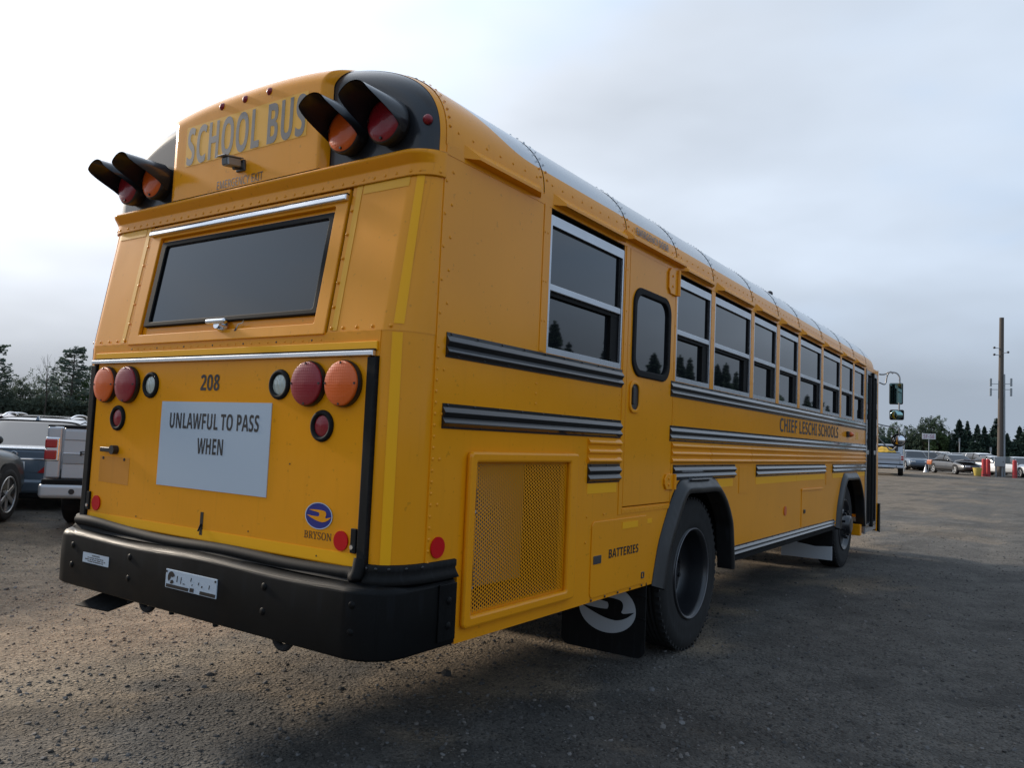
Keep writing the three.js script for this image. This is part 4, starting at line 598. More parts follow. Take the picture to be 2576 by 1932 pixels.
const KIND = {
  sedan: { L: 4.75, W: 1.84, gc: 0.22, deck: [[-2.37, 0.62], [-2.2, 0.74], [-1.2, 0.92], [-0.9, 0.96], [1.5, 1.0], [2.2, 0.99], [2.37, 0.85]], roof: [[-1.05, 0.92], [-0.2, 1.38], [0.3, 1.45], [0.9, 1.41], [1.75, 0.98]], wb: [-1.38, 1.4], wr: 0.33 },
  suv: { L: 4.7, W: 1.9, gc: 0.27, deck: [[-2.35, 0.72], [-2.15, 0.92], [-1.25, 1.05], [-1.0, 1.09], [2.0, 1.12], [2.35, 1.0]], roof: [[-1.1, 1.05], [-0.4, 1.58], [0.2, 1.68], [1.7, 1.64], [2.25, 1.1]], wb: [-1.4, 1.4], wr: 0.37 },
  van: { L: 4.9, W: 1.95, gc: 0.25, deck: [[-2.45, 0.7], [-2.2, 0.95], [-1.5, 1.08], [2.2, 1.12], [2.45, 1.0]], roof: [[-1.7, 1.05], [-0.7, 1.68], [0, 1.78], [2.0, 1.76], [2.4, 1.1]], wb: [-1.45, 1.5], wr: 0.35 },
};
const rimAlu = P({ color: lin(0.42, 0.43, 0.44), metalness: 0.8, roughness: 0.35 });
const lampRed = P({ color: lin(0.36, 0.01, 0.015), roughness: 0.15, clearcoat: 1 }), lampClear = P({ color: lin(0.6, 0.62, 0.64), roughness: 0.15, clearcoat: 1 });
function carWheel(parent, x, z, R, spokes = 5, W = 0.215) {
  const g = grp(parent, 'wheel'), s = Math.sign(x); g.position.set(x, R, z);
  const t = new THREE.LatheGeometry([[R * 0.68, -W + 0.015], [R * 0.9, -W], [R, -W + 0.025], [R, -0.03], [R * 0.93, -0.004], [R * 0.82, 0.003], [R * 0.70, -0.006], [R * 0.68, -0.02]].map((p) => new THREE.Vector2(...p)), 36); t.rotateZ(-Math.PI / 2); const m = (q) => (s > 0 ? q : mirrorX(q)); part(g, 'tyre', m(t), M.tyre);
  const dish = new THREE.LatheGeometry([[R * 0.70, -0.01], [R * 0.66, -0.02], [R * 0.63, -0.09], [0.0001, -0.09]].map((p) => new THREE.Vector2(...p)), 30); dish.rotateZ(-Math.PI / 2); part(g, 'rim_barrel', m(dish), M.rim);
  const ring = new THREE.TorusGeometry(R * 0.67, 0.014, 8, 36); ring.rotateY(Math.PI / 2); ring.translate(-0.012, 0, 0); const sp = [ring]; for (let k = 0; k < spokes; k++) { const q = rbox(-0.04, -0.014, 0.02, R * 0.67, -0.035, 0.035, 0.01); q.rotateX((k / spokes) * Math.PI * 2); sp.push(q); } const hub = cyl(0.055, 0.055, 0.04, 16); hub.rotateZ(Math.PI / 2); hub.translate(-0.02, 0, 0); sp.push(hub); part(g, 'rim', m(merge(sp)), rimAlu);
}
function car(kind, mat, x, z, az, name, label, cat, group, opt = {}) {
  const K = KIND[kind], g = thing(name, label, cat, x, gy(x, z), z, az * DEG, group), hl = K.L / 2, hw = K.W / 2;
  const plan = (zz) => hw * (1 - 0.16 * Math.pow(Math.abs(zz) / hl, 6) - 0.02 * Math.pow(Math.abs(zz) / hl, 2));
  const ring = (zz, yb, yt, w, n, tap) => (u) => { const a = u * Math.PI * 2, c = Math.cos(a), s = Math.sin(a), e = 2 / n, X = Math.sign(c) * Math.pow(Math.abs(c), e), Y = Math.sign(s) * Math.pow(Math.abs(s), e), k = (Y + 1) / 2; return [X * w * (1 - tap * k * k), mix(yb, yt, k), zz]; };
  const endK = (zz) => { const d = hl - Math.abs(zz); return d < 0.12 ? Math.sqrt(Math.max(0, 1 - Math.pow(1 - d / 0.12, 2))) : 1; };
  const NZ = 56, body = grid(36, NZ, (u, v) => { const zz = mix(-hl, hl, 0.5 - 0.5 * Math.cos(v * Math.PI)), k = endK(zz), yt = curve1(K.deck, zz), yb = K.gc + 0.16 * Math.pow(Math.abs(zz) / hl, 10), ym = (yt + yb) / 2; return ring(zz, mix(ym, yb, 0.55 + 0.45 * k), mix(ym, yt, 0.55 + 0.45 * k), plan(zz) * (0.9 + 0.1 * k), 5.5, 0.07)(u); });
  const ends = [-1, 1].map((s) => { const zz = s * hl, yt = curve1(K.deck, zz), yb = K.gc + 0.16, ym = (yt + yb) / 2; const q = new THREE.BufferGeometry(), pts = [], f = ring(zz, mix(ym, yb, 0.55), mix(ym, yt, 0.55), plan(zz) * 0.9, 5.5, 0.07); for (let i = 0; i < 36; i++) pts.push(...f(i / 36), ...f((i + 1) / 36), 0, ym, zz); q.setAttribute('position', new THREE.Float32BufferAttribute(pts, 3)); q.computeVertexNormals(); return q; });
  part(g, 'body', merge([body, ...ends]), mat);
  const z0 = K.roof[0][0], z1 = K.roof[K.roof.length - 1][0], belt = (zz) => curve1(K.deck, zz) - 0.05, rt = (zz) => Math.max(belt(zz) + 0.01, lerp1(K.roof, zz)), cw = hw * 0.93;
  const cabin = (d, zz) => (u) => ring(zz, belt(zz), rt(zz) + d, cw + d, 6, 0.2)(u);
  part(g, 'glasshouse', grid(36, 40, (u, v) => { const zz = mix(z0, z1, v); return cabin(0, zz)(u); }), M.glassFar);
  const za = K.roof[1][0] + 0.02, zb = K.roof[K.roof.length - 2][0] + 0.0;
  part(g, 'roof', grid(20, 24, (u, v) => { const zz = mix(za, zb, v), a = mix(0.10, 0.40, u); return cabin(0.012, zz)(a); }), mat);
  const pil = (zc, ze) => { const q = []; for (const s of [0, 1]) q.push(grid(10, 10, (u, v) => { const a = s ? mix(0.36, 0.53, u) : mix(-0.03, 0.14, u), lean = mix(zc, ze, Math.max(0, Math.sin(a * Math.PI * 2))); return cabin(0.009, lean + mix(-0.04, 0.04, v))(a); })); return merge(q); };
  part(g, 'pillar', pil(z0 + 0.1, K.roof[1][0]), mat); part(g, 'pillar', pil(0.15, 0.2), M.rubber); part(g, 'pillar', pil(z1 - 0.18, zb), mat); if (kind !== 'sedan') part(g, 'pillar', pil(1.05, 1.1), mat);
  for (const s of [-1, 1]) for (const wz of K.wb) { const a = new THREE.RingGeometry(0.001, K.wr + 0.075, 28, 1, 0, Math.PI); a.rotateY(s * Math.PI / 2); a.translate(s * (plan(wz) * 0.985 + 0.004), K.wr, wz); part(g, 'wheel_arch', a, M.under); carWheel(g, s * (plan(wz) + 0.006), wz, K.wr, opt.spokes ?? 5); }
  for (const s of [-1, 1]) { const yl = curve1(K.deck, -hl + 0.1) - 0.08, yr = curve1(K.deck, hl - 0.1) - 0.1; part(g, 'headlight', rbox(s * hw * 0.55 - 0.17, s * hw * 0.55 + 0.17, yl - 0.07, yl + 0.05, -hl - 0.012, -hl + 0.12, 0.03), lampClear); part(g, 'tail_light', rbox(s * hw * 0.66 - 0.15, s * hw * 0.66 + 0.15, yr - 0.1, yr + 0.03, hl - 0.12, hl + 0.012, 0.03), lampRed); part(g, 'door_mirror', (() => { const q = new THREE.SphereGeometry(0.09, 12, 8); q.scale(1, 0.75, 0.7); q.translate(s * (hw + 0.05), belt(-0.7) + 0.1, -0.72); return q; })(), mat); }
  part(g, 'number_plate', rbox(-0.16, 0.16, 0.62, 0.78, hl - 0.01, hl + 0.016, 0.006), M.placard);
  part(g, 'sill', merge([box(-hw * 0.97, hw * 0.97, K.gc - 0.02, K.gc + 0.06, K.wb[0] + K.wr + 0.1, K.wb[1] - K.wr - 0.1)]), M.rubber);
  if (opt.rails) for (const s of [-1, 1]) part(g, 'roof_rail', tube([[s * cw * 0.74, rt(-0.3) - 0.0, -0.35], [s * cw * 0.75, rt(0) + 0.06, 0], [s * cw * 0.75, rt(1) + 0.06, 1.0], [s * cw * 0.74, rt(1.6) - 0.02, 1.65]], 0.02, 8), M.trim);
  g.userData.dim = undefined; return g;
}
function pickup(mat, x, z, az, name, label, opt = {}) {
  const g = thing(name, label, 'pickup truck', x, gy(x, z), z, az * DEG), hw = 1.0, tz = 2.9, top = 1.36;
  // bed: two sides, tailgate, floor
  for (const s of [-1, 1]) { const sh = shapeOf([[-tz + 0.02, 0.62], [-2.1, 0.60], [-1.96, 0.86], [-1.72, 0.96], [-1.5, 0.96], [-1.26, 0.86], [-1.12, 0.6], [-0.75, 0.6], [-0.75, top], [-tz + 0.02, top - 0.01]].map(([u, y]) => [u, y])); const q = extr(sh, 0.07, 0.015); q.translate(0, 0, 0.015); q.rotateY(Math.PI / 2); q.translate(hw - 0.07, 0, 0); part(g, 'bed_side', s > 0 ? q : mirrorX(q), mat); part(g, 'bed_rail_cap', s > 0 ? rbox(hw - 0.085, hw - 0.005, top, top + 0.03, 0.76, tz - 0.02, 0.01) : rbox(-hw + 0.005, -hw + 0.085, top, top + 0.03, 0.76, tz - 0.02, 0.01), M.rubber); }
  const tg = grp(g, 'tailgate'); part(tg, 'panel', rbox(-0.80, 0.80, 0.70, 1.355, tz - 0.06, tz, 0.02, 3), mat); part(tg, 'upper_step', rbox(-0.785, 0.785, 1.2, 1.33, tz - 0.02, tz + 0.014, 0.012), mat); part(tg, 'trim_band', rbox(-0.79, 0.79, 0.895, 1.02, tz - 0.02, tz + 0.012, 0.008), opt.band ?? M.steel); part(tg, 'edge_cap', rbox(-0.80, 0.80, 1.355, 1.39, tz - 0.07, tz + 0.012, 0.01), M.rubber); part(tg, 'chrome_line', rbox(-0.79, 0.79, 1.02, 1.034, tz - 0.01, tz + 0.018, 0.004), M.chrome);
  if (opt.text) part(tg, 'lettering', (() => { const q = letters(opt.text, 'sans_bold', 0.34, 0.06); q.translate(-0.42, 1.032, tz + 0.0225); return q; })(), M.ink);
  for (const s of [-1, 1]) { part(g, 'corner_post', rbox(s > 0 ? 0.815 : -hw + 0.005, s > 0 ? hw - 0.005 : -0.815, 0.70, 1.37, tz - 0.12, tz - 0.004, 0.03, 3), mat); const t = grp(g, 'tail_light'); const X = (a, b) => (s > 0 ? [a, b] : [-b, -a]); part(t, 'bezel', rbox(...X(0.835, hw + 0.005), 0.92, 1.235, tz - 0.09, tz + 0.006, 0.02), M.trim); part(t, 'lens', rbox(...X(0.86, hw + 0.008), 1.09, 1.21, tz - 0.09, tz + 0.014, 0.02), lampRed); part(t, 'lens', rbox(...X(0.86, hw + 0.008), 0.94, 1.07, tz - 0.09, tz + 0.014, 0.02), lampRed); }
  const b = grp(g, 'rear_bumper'); part(b, 'bar', rbox(-hw - 0.01, hw + 0.01, 0.46, 0.645, tz - 0.02, tz + 0.17, 0.05, 4), mat); part(b, 'step_pad', rbox(-hw + 0.02, hw - 0.02, 0.63, 0.70, tz - 0.1, tz + 0.155, 0.015), M.rubber); for (const xx of [-0.62, 0.62]) part(b, 'sensor', (() => { const q = cyl(0.035, 0.035, 0.012, 16); q.rotateX(Math.PI / 2); q.translate(xx, 0.55, tz + 0.172); return q; })(), M.ink);
  part(g, 'bed_floor', box(-0.93, 0.93, 0.78, 0.82, 0.75, tz - 0.06), M.rubber); part(g, 'chassis', box(-0.5, 0.5, 0.4, 0.6, -2.6, 2.8), M.under);
  part(g, 'bed_front', rbox(-0.95, 0.95, 0.78, top + 0.01, 0.72, 0.78, 0.015), mat);
  // cab and nose
  const cabS = shapeOf([[-0.68, 0.5], [-0.68, 1.35], [-0.6, 1.88], [0.65, 1.93], [0.95, 1.86], [1.55, 1.30], [2.7, 1.18], [2.88, 1.05], [2.9, 0.5], [2.45, 0.5], [2.35, 0.78], [2.1, 0.93], [1.85, 0.93], [1.6, 0.78], [1.5, 0.5]].map(([u, y]) => [u, y])); const cq = extr(cabS, 1.94, 0.06); cq.translate(0, 0, 0.06); cq.rotateY(Math.PI / 2); cq.translate(-0.97, 0, 0); part(g, 'cab', cq, mat);
  part(g, 'rear_glass', rbox(-0.7, 0.7, 1.42, 1.82, 0.64, 0.66, 0.008), M.glassFar); for (const s of [-1, 1]) part(g, 'side_glass', (() => { const q = extr(shapeOf([[-0.5, 1.36], [-0.45, 1.8], [0.6, 1.85], [0.9, 1.78], [1.3, 1.36]]), 0.01); q.rotateY(Math.PI / 2); q.translate(s > 0 ? 0.968 : -0.978, 0, 0); return q; })(), M.glassFar);
  for (const s of [-1, 1]) for (const wz of [-1.98, 1.62]) carWheel(g, s * 0.99, wz, 0.42, 6, 0.3);
  part(g, 'number_plate', rbox(-0.16, 0.16, 0.5, 0.6, tz + 0.165, tz + 0.178, 0.004), M.placard);
  return g;
}
const silverWhite = carPaint(0.46, 0.48, 0.50, 0.35), slate = carPaint(0.085, 0.115, 0.15, 0.3), deepGreen = P({ color: lin(0.010, 0.015, 0.014), roughness: 0.5, specularIntensity: 0.4, clearcoat: 0.55, clearcoatRoughness: 0.12 }), maroon = carPaint(0.13, 0.008, 0.022, 0.1), navy = carPaint(0.012, 0.016, 0.03, 0.1), blackCar = carPaint(0.010, 0.010, 0.012), whiteCar = carPaint(0.70, 0.71, 0.72), silverCar = carPaint(0.38, 0.39, 0.41, 0.5), orangeCar = carPaint(0.45, 0.12, 0.03);
const at = (az, D) => [camera.position.x - Math.sin(az * DEG) * D, camera.position.z - Math.cos(az * DEG) * D];

// left of the bus
{ const [cx, cz] = at(64.94, 11.6), th = 50 * DEG, rt = [Math.cos(th), -Math.sin(th)], hd = [-Math.sin(th), -Math.cos(th)]; pickup(silverWhite, cx + rt[0] * 1.0 + hd[0] * 3.07, cz + rt[1] * 1.0 + hd[1] * 3.07, 50, 'pickup_truck', 'silver pickup with red tail lights parked just left of the bus', { text: 'F-150' }); }
{ const [tx, tz] = at(66.35, 14.6), th = 55 * DEG; const g = car('sedan', slate, tx - Math.sin(th) * 2.37, tz - Math.cos(th) * 2.37, 55, 'sedan', 'slate blue sedan with chrome boot strip, tail towards us beside the silver pickup', 'car', null);
  part(g, 'boot_panel', rbox(-0.74, 0.74, 0.46, 0.96, 2.30, 2.392, 0.04, 3), slate); part(g, 'chrome_strip', rbox(-0.42, 0.42, 0.80, 0.825, 2.385, 2.405, 0.006), M.chrome); part(g, 'plate_recess', rbox(-0.36, 0.36, 0.60, 0.80, 2.38, 2.396, 0.02), slate); part(g, 'number_plate', rbox(-0.16, 0.16, 0.62, 0.77, 2.39, 2.404, 0.005), lampClear); part(g, 'emblem', (() => { const r = new THREE.TorusGeometry(0.045, 0.006, 6, 24), q = [r]; for (let k = 0; k < 3; k++) { const w = box(-0.005, 0.005, 0, 0.045, -0.003, 0.003); w.rotateZ((k * 2 * Math.PI) / 3); q.push(w); } const o = merge(q); o.translate(0, 0.88, 2.4); return o; })(), M.chrome);
  part(g, 'rear_bumper', rbox(-0.9, 0.9, 0.26, 0.5, 2.16, 2.43, 0.07, 4), slate); for (const s of [-1, 1]) part(g, 'tail_light', new ConvexGeometry([[s * 0.34, 0.60, 2.412], [s * 0.84, 0.58, 2.36], [s * 0.88, 0.84, 2.32], [s * 0.56, 0.83, 2.412], [s * 0.5, 0.62, 2.2], [s * 0.92, 0.8, 2.1]].map((p) => new THREE.Vector3(...p))), lampRed); part(g, 'bumper_lip', rbox(-0.86, 0.86, 0.2, 0.27, 2.2, 2.40, 0.02), M.rubber); part(g, 'boot_edge', rbox(-0.72, 0.72, 0.955, 0.985, 2.05, 2.40, 0.012), M.trim); part(g, 'roof_antenna', new ConvexGeometry([[-0.03, 1.43, 0.62], [0.03, 1.43, 0.62], [0, 1.51, 0.80], [-0.03, 1.42, 0.84], [0.03, 1.42, 0.84]].map((p) => new THREE.Vector3(...p))), slate); }
{ const th = 45 * DEG, w = at(66.5, 13.1), c = [w[0] - Math.cos(th) * 0.93 + Math.sin(th) * 1.4, w[1] + Math.sin(th) * 0.93 + Math.cos(th) * 1.4]; car('suv', deepGreen, c[0], c[1], 45, 'parked_suv', 'dark green grey car at the left edge, only its front wheel and wing in view', 'car', null, { spokes: 6 }); }
{ const p = at(68.2, 21), g = car('suv', maroon, p[0], p[1], 58, 'parked_suv', 'maroon car with silver roof rails behind the slate blue sedan', 'car', null, { rails: true }); g.scale.y = 0.9; }
{ const p = at(64.3, 22.5), g = car('suv', blackCar, p[0], p[1], 52, 'parked_suv', 'black car with bright roof rails behind the silver pickup', 'car', null, { rails: true }); g.scale.y = 0.9; }

// far side of the yard, right of the bus
const farCar = (kind, mat, az, D, head, name, label, cat, opt) => { const p = at(az, D); return car(kind, mat, p[0], p[1], head, name, label, cat, null, opt); };
{ const g = farCar('sedan', blackCar, 4.75, 66.5, -145, 'sedan', 'black sedan with an orange rear wing and open bonnet, behind the yellow tub', 'car', { spokes: 6 });
  part(g, 'rear_wing', rbox(-0.925, -0.5, 0.58, 0.985, 1.62, 2.34, 0.12, 4), orangeCar); part(g, 'rear_wing', rbox(0.5, 0.925, 0.58, 0.985, 1.62, 2.34, 0.12, 4), orangeCar); part(g, 'raised_bonnet', (() => { const q = rbox(-0.7, 0.7, 0, 0.03, -1.1, 0, 0.01); q.rotateX(0.1); q.translate(0, 0.96, -1.05); return q; })(), silverCar); }
farCar('suv', carPaint(0.09, 0.12, 0.16, 0.2), 7.15, 75, -160, 'parked_suv', 'grey blue car with a crumpled front beside the narrow sign post', 'car');
farCar('suv', navy, 6.45, 78, -150, 'parked_suv', 'dark navy car behind the white sign board', 'car');
farCar('van', whiteCar, 8.0, 80, -90, 'parked_van', 'white van behind the grey blue crumpled car', 'van');
farCar('suv', navy, 5.45, 86, -120, 'parked_suv', 'navy car with roof rails in the back row behind the black sedan', 'car', { rails: true });
farCar('suv', silverCar, 4.15, 86, -110, 'parked_suv', 'silver car in the back row behind the black sedan', 'car');
farCar('suv', whiteCar, 3.25, 76, -140, 'parked_suv', 'white boxy car behind the pair of red bollards', 'car');
farCar('sedan', whiteCar, 2.55, 70, -135, 'sedan', 'white sedan behind the grey electrical cabinet', 'car');
farCar('sedan', silverWhite, 1.25, 67.5, -150, 'sedan', 'pale silver sedan at the right edge behind the single red bollard', 'car');
farCar('suv', maroon, 6.0, 92, -120, 'parked_suv', 'dark red car half hidden in the back row', 'car');
{ const p = at(8.75, 56); pickup(carPaint(0.42, 0.46, 0.52, 0.1), p[0], p[1], 8, 'pickup_truck', 'pale blue white pickup with a heap of yellow foam, beyond the bus mirror', {});
  const heap = new THREE.IcosahedronGeometry(1, 3), q = heap.attributes.position; for (let i = 0; i < q.count; i++) { const f = 0.8 + 0.4 * fbm3(q.getX(i) * 2 + 5, q.getY(i) * 2, q.getZ(i) * 2, 3); q.setXYZ(i, q.getX(i) * f * 0.85, Math.max(-0.05, q.getY(i)) * f * 0.75, q.getZ(i) * f * 0.9); } heap.computeVertexNormals(); const h = shade(new THREE.Mesh(heap, P({ color: lin(0.55, 0.33, 0.04), roughness: 0.9 }))); h.name = 'foam_heap'; h.position.set(p[0] + 0.1, gy(p[0], p[1]) + 1.0, p[1] + 1.4); scene.add(tag(h, 'heap of yellow foam in the bed of the pale pickup', 'foam heap')); }

// street furniture at the far side
const wood = P({ color: lin(0.15, 0.135, 0.125), roughness: 0.9, map: dataTex(256, (u, v) => { const k = 0.7 + 0.3 * tf(u * 6, v * 0.4, 12, 4, 55); return [k, k * 0.97, k * 0.94]; }, true) }), galv = P({ color: lin(0.26, 0.29, 0.31), roughness: 0.55, metalness: 0.3 }), redPaint = P({ color: lin(0.42, 0.025, 0.03), roughness: 0.5, clearcoat: 0.3 });
{ const [x, z] = at(2.37, 66), p = thing('utility_pole', 'tall bare wooden pole with antennas and cameras at the far side', 'pole', x, gy(x, z), z); p.rotation.z = -0.008; p.rotation.order = 'YXZ';
  part(p, 'shaft', cyl(0.145, 0.205, 11.4, 20).translate(0, 5.7, 0), wood); part(p, 'conduit', rod([0.27, 0.0, 0.1], [0.2, 7.3, 0.1], 0.06, 10), galv);
  for (const s of [-1, 1]) { const a = grp(p, 'antenna'); for (const y of [6.02, 6.72]) part(a, 'panel', rbox(s * 0.62 - 0.07, s * 0.62 + 0.07, y - 0.29, y + 0.29, 0.05, 0.15, 0.03), galv); for (const y of [6.2, 6.6]) part(a, 'arm', rod([s * 0.12, y, 0.08], [s * 0.6, y, 0.1], 0.022, 6), galv); }
  for (const [y, s] of [[9.15, -1], [8.65, -1], [8.8, 1]]) { const c = grp(p, 'camera'); part(c, 'arm', rod([0, y, 0.1], [s * 0.36, y + 0.05, 0.16], 0.025, 6), galv); part(c, 'head', (() => { const q = new THREE.SphereGeometry(0.085, 12, 8); q.translate(s * 0.42, y + 0.07, 0.18); return q; })(), M.inkGrey); }
  part(p, 'bracket', rod([0, 3.7, 0.1], [-0.38, 3.7, 0.12], 0.018, 6), galv); part(p, 'bracket', rod([-0.38, 3.62, 0.12], [-0.38, 3.78, 0.12], 0.02, 6), galv); }
{ const [x, z] = at(2.38, 65), b = thing('electrical_cabinet', 'grey electrical cabinet on posts in front of the wooden pole', 'cabinet', x, gy(x, z), z); part(b, 'box', rbox(-0.33, 0.33, 0.72, 1.40, -0.1, 0.16, 0.03), galv); part(b, 'side_box', rbox(0.35, 0.60, 0.95, 1.42, -0.06, 0.12, 0.02), P({ color: lin(0.12, 0.15, 0.15), roughness: 0.6 })); for (const s of [-0.24, 0.14]) part(b, 'leg', rod([s, 0, 0], [s, 0.74, 0], 0.05, 8), galv); part(b, 'latch', rbox(0.18, 0.22, 1.0, 1.1, 0.158, 0.175, 0.005), M.ink); }
for (const [az, D, lb] of [[3.23, 64, 'left one of the close pair of red bollards by the pole'], [3.0, 64.3, 'right one of the close pair of red bollards by the pole'], [1.61, 64, 'single red bollard right of the electrical cabinet']]) { const [x, z] = at(az, D), b = thing('bollard', lb, 'bollard', x, gy(x, z), z, 0, 'red bollards by the pole'); part(b, 'post', cyl(0.13, 0.15, 1.16, 18).translate(0, 0.58, 0), redPaint); part(b, 'cap', new THREE.SphereGeometry(0.13, 16, 6, 0, Math.PI * 2, 0, Math.PI / 2).scale(1, 0.5, 1).translate(0, 1.16, 0), redPaint); part(b, 'collar', new THREE.TorusGeometry(0.148, 0.02, 6, 20).rotateX(Math.PI / 2).translate(0, 0.12, 0), M.inkGrey); }
{ const [x, z] = at(3.57, 63.5), b = thing('yellow_tub', 'battered yellow plastic tub beside the red bollards', 'tub', x, gy(x, z), z); part(b, 'tub', new THREE.LatheGeometry([[0.001, 0.02], [0.2, 0.02], [0.285, 0.55], [0.26, 0.55], [0.19, 0.06], [0.001, 0.06]].map((p) => new THREE.Vector2(...p)), 28), P({ color: lin(0.52, 0.40, 0.09), roughness: 0.7 })); part(b, 'rim', new THREE.TorusGeometry(0.277, 0.02, 8, 28).rotateX(Math.PI / 2).translate(0, 0.55, 0), P({ color: lin(0.52, 0.40, 0.09), roughness: 0.7 })); }
{ const [x, z] = at(6.26, 68), s = thing('sign_board', 'white sign board with faded red characters on a thin post', 'sign', x, gy(x, z), z); part(s, 'post', rod([0, 0, 0], [0, 2.75, 0], 0.035, 8), galv); part(s, 'board', rbox(-0.46, 0.46, 2.52, 2.94, 0.03, 0.06, 0.012), P({ color: lin(0.52, 0.54, 0.58), roughness: 0.6 })); part(s, 'lettering', (() => { const q = letters('SF-58', 'sans_bold', 0.74, 0.27); q.translate(0, 2.73, 0.0625); return q; })(), P({ color: lin(0.30, 0.17, 0.22), roughness: 0.7 })); part(s, 'foot', new THREE.ConeGeometry(0.16, 0.62, 14).translate(-0.2, 0.31, 0.1), whiteCar); }
{ const [x, z] = at(7.68, 66), s = thing('sign_post', 'thin grey post with a small upright sign beside the bus mirror', 'sign', x, gy(x, z), z); part(s, 'post', rod([0, 0, 0], [0, 3.15, 0], 0.035, 8), galv); part(s, 'plate', rbox(-0.09, 0.09, 2.75, 3.2, 0.03, 0.05, 0.008), P({ color: lin(0.35, 0.39, 0.40), roughness: 0.6 })); }
for (const [az, D, h] of [[4.55, 100, 3.4], [2.86, 84, 2.3]]) { const [x, z] = at(az, D), s = thing('marker_post', h > 3 ? 'slender grey post behind the black sedan in front of the trees' : 'short grey post left of the wooden pole behind the white car', 'post', x, gy(x, z), z); part(s, 'post', rod([0, 0, 0], [0, h, 0], 0.05, 8), galv); part(s, 'plate', rbox(-0.08, 0.08, h - 0.4, h, 0.04, 0.06, 0.008), galv); }
// ---------------------------------------------------------------- trees
const bark = P({ color: lin(0.055, 0.045, 0.036), roughness: 0.95 });
const leafMat = (r, g, b, t = 0) => P({ color: lin(r, g, b), roughness: 0.95, side: THREE.DoubleSide, transmission: t, thickness: 0, specularIntensity: 0.3 });
const needleA = leafMat(0.036, 0.062, 0.048), needleB = leafMat(0.075, 0.105, 0.085, 0.35), broad = leafMat(0.062, 0.098, 0.040), dull = leafMat(0.095, 0.12, 0.085, 0.4), farLeaf = leafMat(0.060, 0.085, 0.058);
function leafTris(list, n, R) { // triangles from [centre, direction, length, width]
  const pos = new Float32Array(list.length * 9); list.forEach(([c, d, l, w], i) => { const s = [R() - 0.5, R() - 0.5, R() - 0.5], k = [d[1] * s[2] - d[2] * s[1], d[2] * s[0] - d[0] * s[2], d[0] * s[1] - d[1] * s[0]], m = Math.hypot(...k) || 1; for (let q = 0; q < 3; q++) { const a = q === 0 ? -0.5 : 0.5, b = q === 0 ? 0 : q === 1 ? 1 : -1; for (let t = 0; t < 3; t++) pos[i * 9 + q * 3 + t] = c[t] + d[t] * l * a + (k[t] / m) * w * b; } });
  const g = new THREE.BufferGeometry(); g.setAttribute('position', new THREE.BufferAttribute(pos, 3)); g.computeVertexNormals(); return clean(g);
}
// unit conifers (height 1): drooping or rising whorls of needle sprays
function conifer(seed, wide, sparse, lift, base, top = 0) {
  const R = rng(seed), L = [], wood = [rod([0, 0, 0], [0.0, 0.98, 0], 0.017, 7, 0.003)];
  const levels = sparse ? 20 : 46;
  for (let i = 0; i < levels; i++) {
    const t = mix(base, 0.985, (i + R() * 0.8) / levels), prof = Math.pow(1 - t, top ? 0.45 : 1.0) + (top ? 0.12 * R() : 0.015), r = wide * prof * (0.65 + 0.5 * R()), nb = sparse ? 5 : 8;
    for (let b = 0; b < nb; b++) {
      const a = (b / nb + R() * 0.2 + i * 0.37) * Math.PI * 2, rr = r * (0.6 + 0.55 * R()), sl = lift * (0.6 + 0.8 * R()); if (sparse && R() < 0.22) continue;
      if (sparse) wood.push(rod([0, t, 0], [Math.cos(a) * rr * 0.8, t + sl * rr * 0.8, Math.sin(a) * rr * 0.8], 0.004, 4, 0.0015));
      const n = sparse ? 16 : 22; for (let k = 0; k < n; k++) { const f = sparse ? 0.35 + 0.65 * Math.pow(R(), 0.6) : 0.12 + 0.88 * Math.sqrt(R()), j = 0.035 * (1.2 - f * 0.5) * (sparse ? 1.2 : 0.3 + 1.1 * prof), c = [Math.cos(a) * rr * f + (R() - 0.5) * j * 2, t + sl * rr * f + (R() - 0.5) * j, Math.sin(a) * rr * f + (R() - 0.5) * j * 2], da = a + (R() - 0.5) * 1.8, dy = sl * 0.6 + (R() - 0.6) * 0.7, m = Math.hypot(1, dy); L.push([c, [Math.cos(da) / m, dy / m, Math.sin(da) / m], (0.034 + 0.03 * R()) * (sparse ? 1 : 0.55 + 0.9 * prof), 0.007 + 0.008 * R()]); }
    }
  }
  for (let k = 0; k < 40; k++) L.push([[(R() - 0.5) * 0.02, 0.93 + 0.07 * R(), (R() - 0.5) * 0.02], [(R() - 0.5) * 0.6, 0.8, (R() - 0.5) * 0.6], 0.03, 0.006]);
  return { crown: leafTris(L, 1, R), trunk: merge(wood) };
}
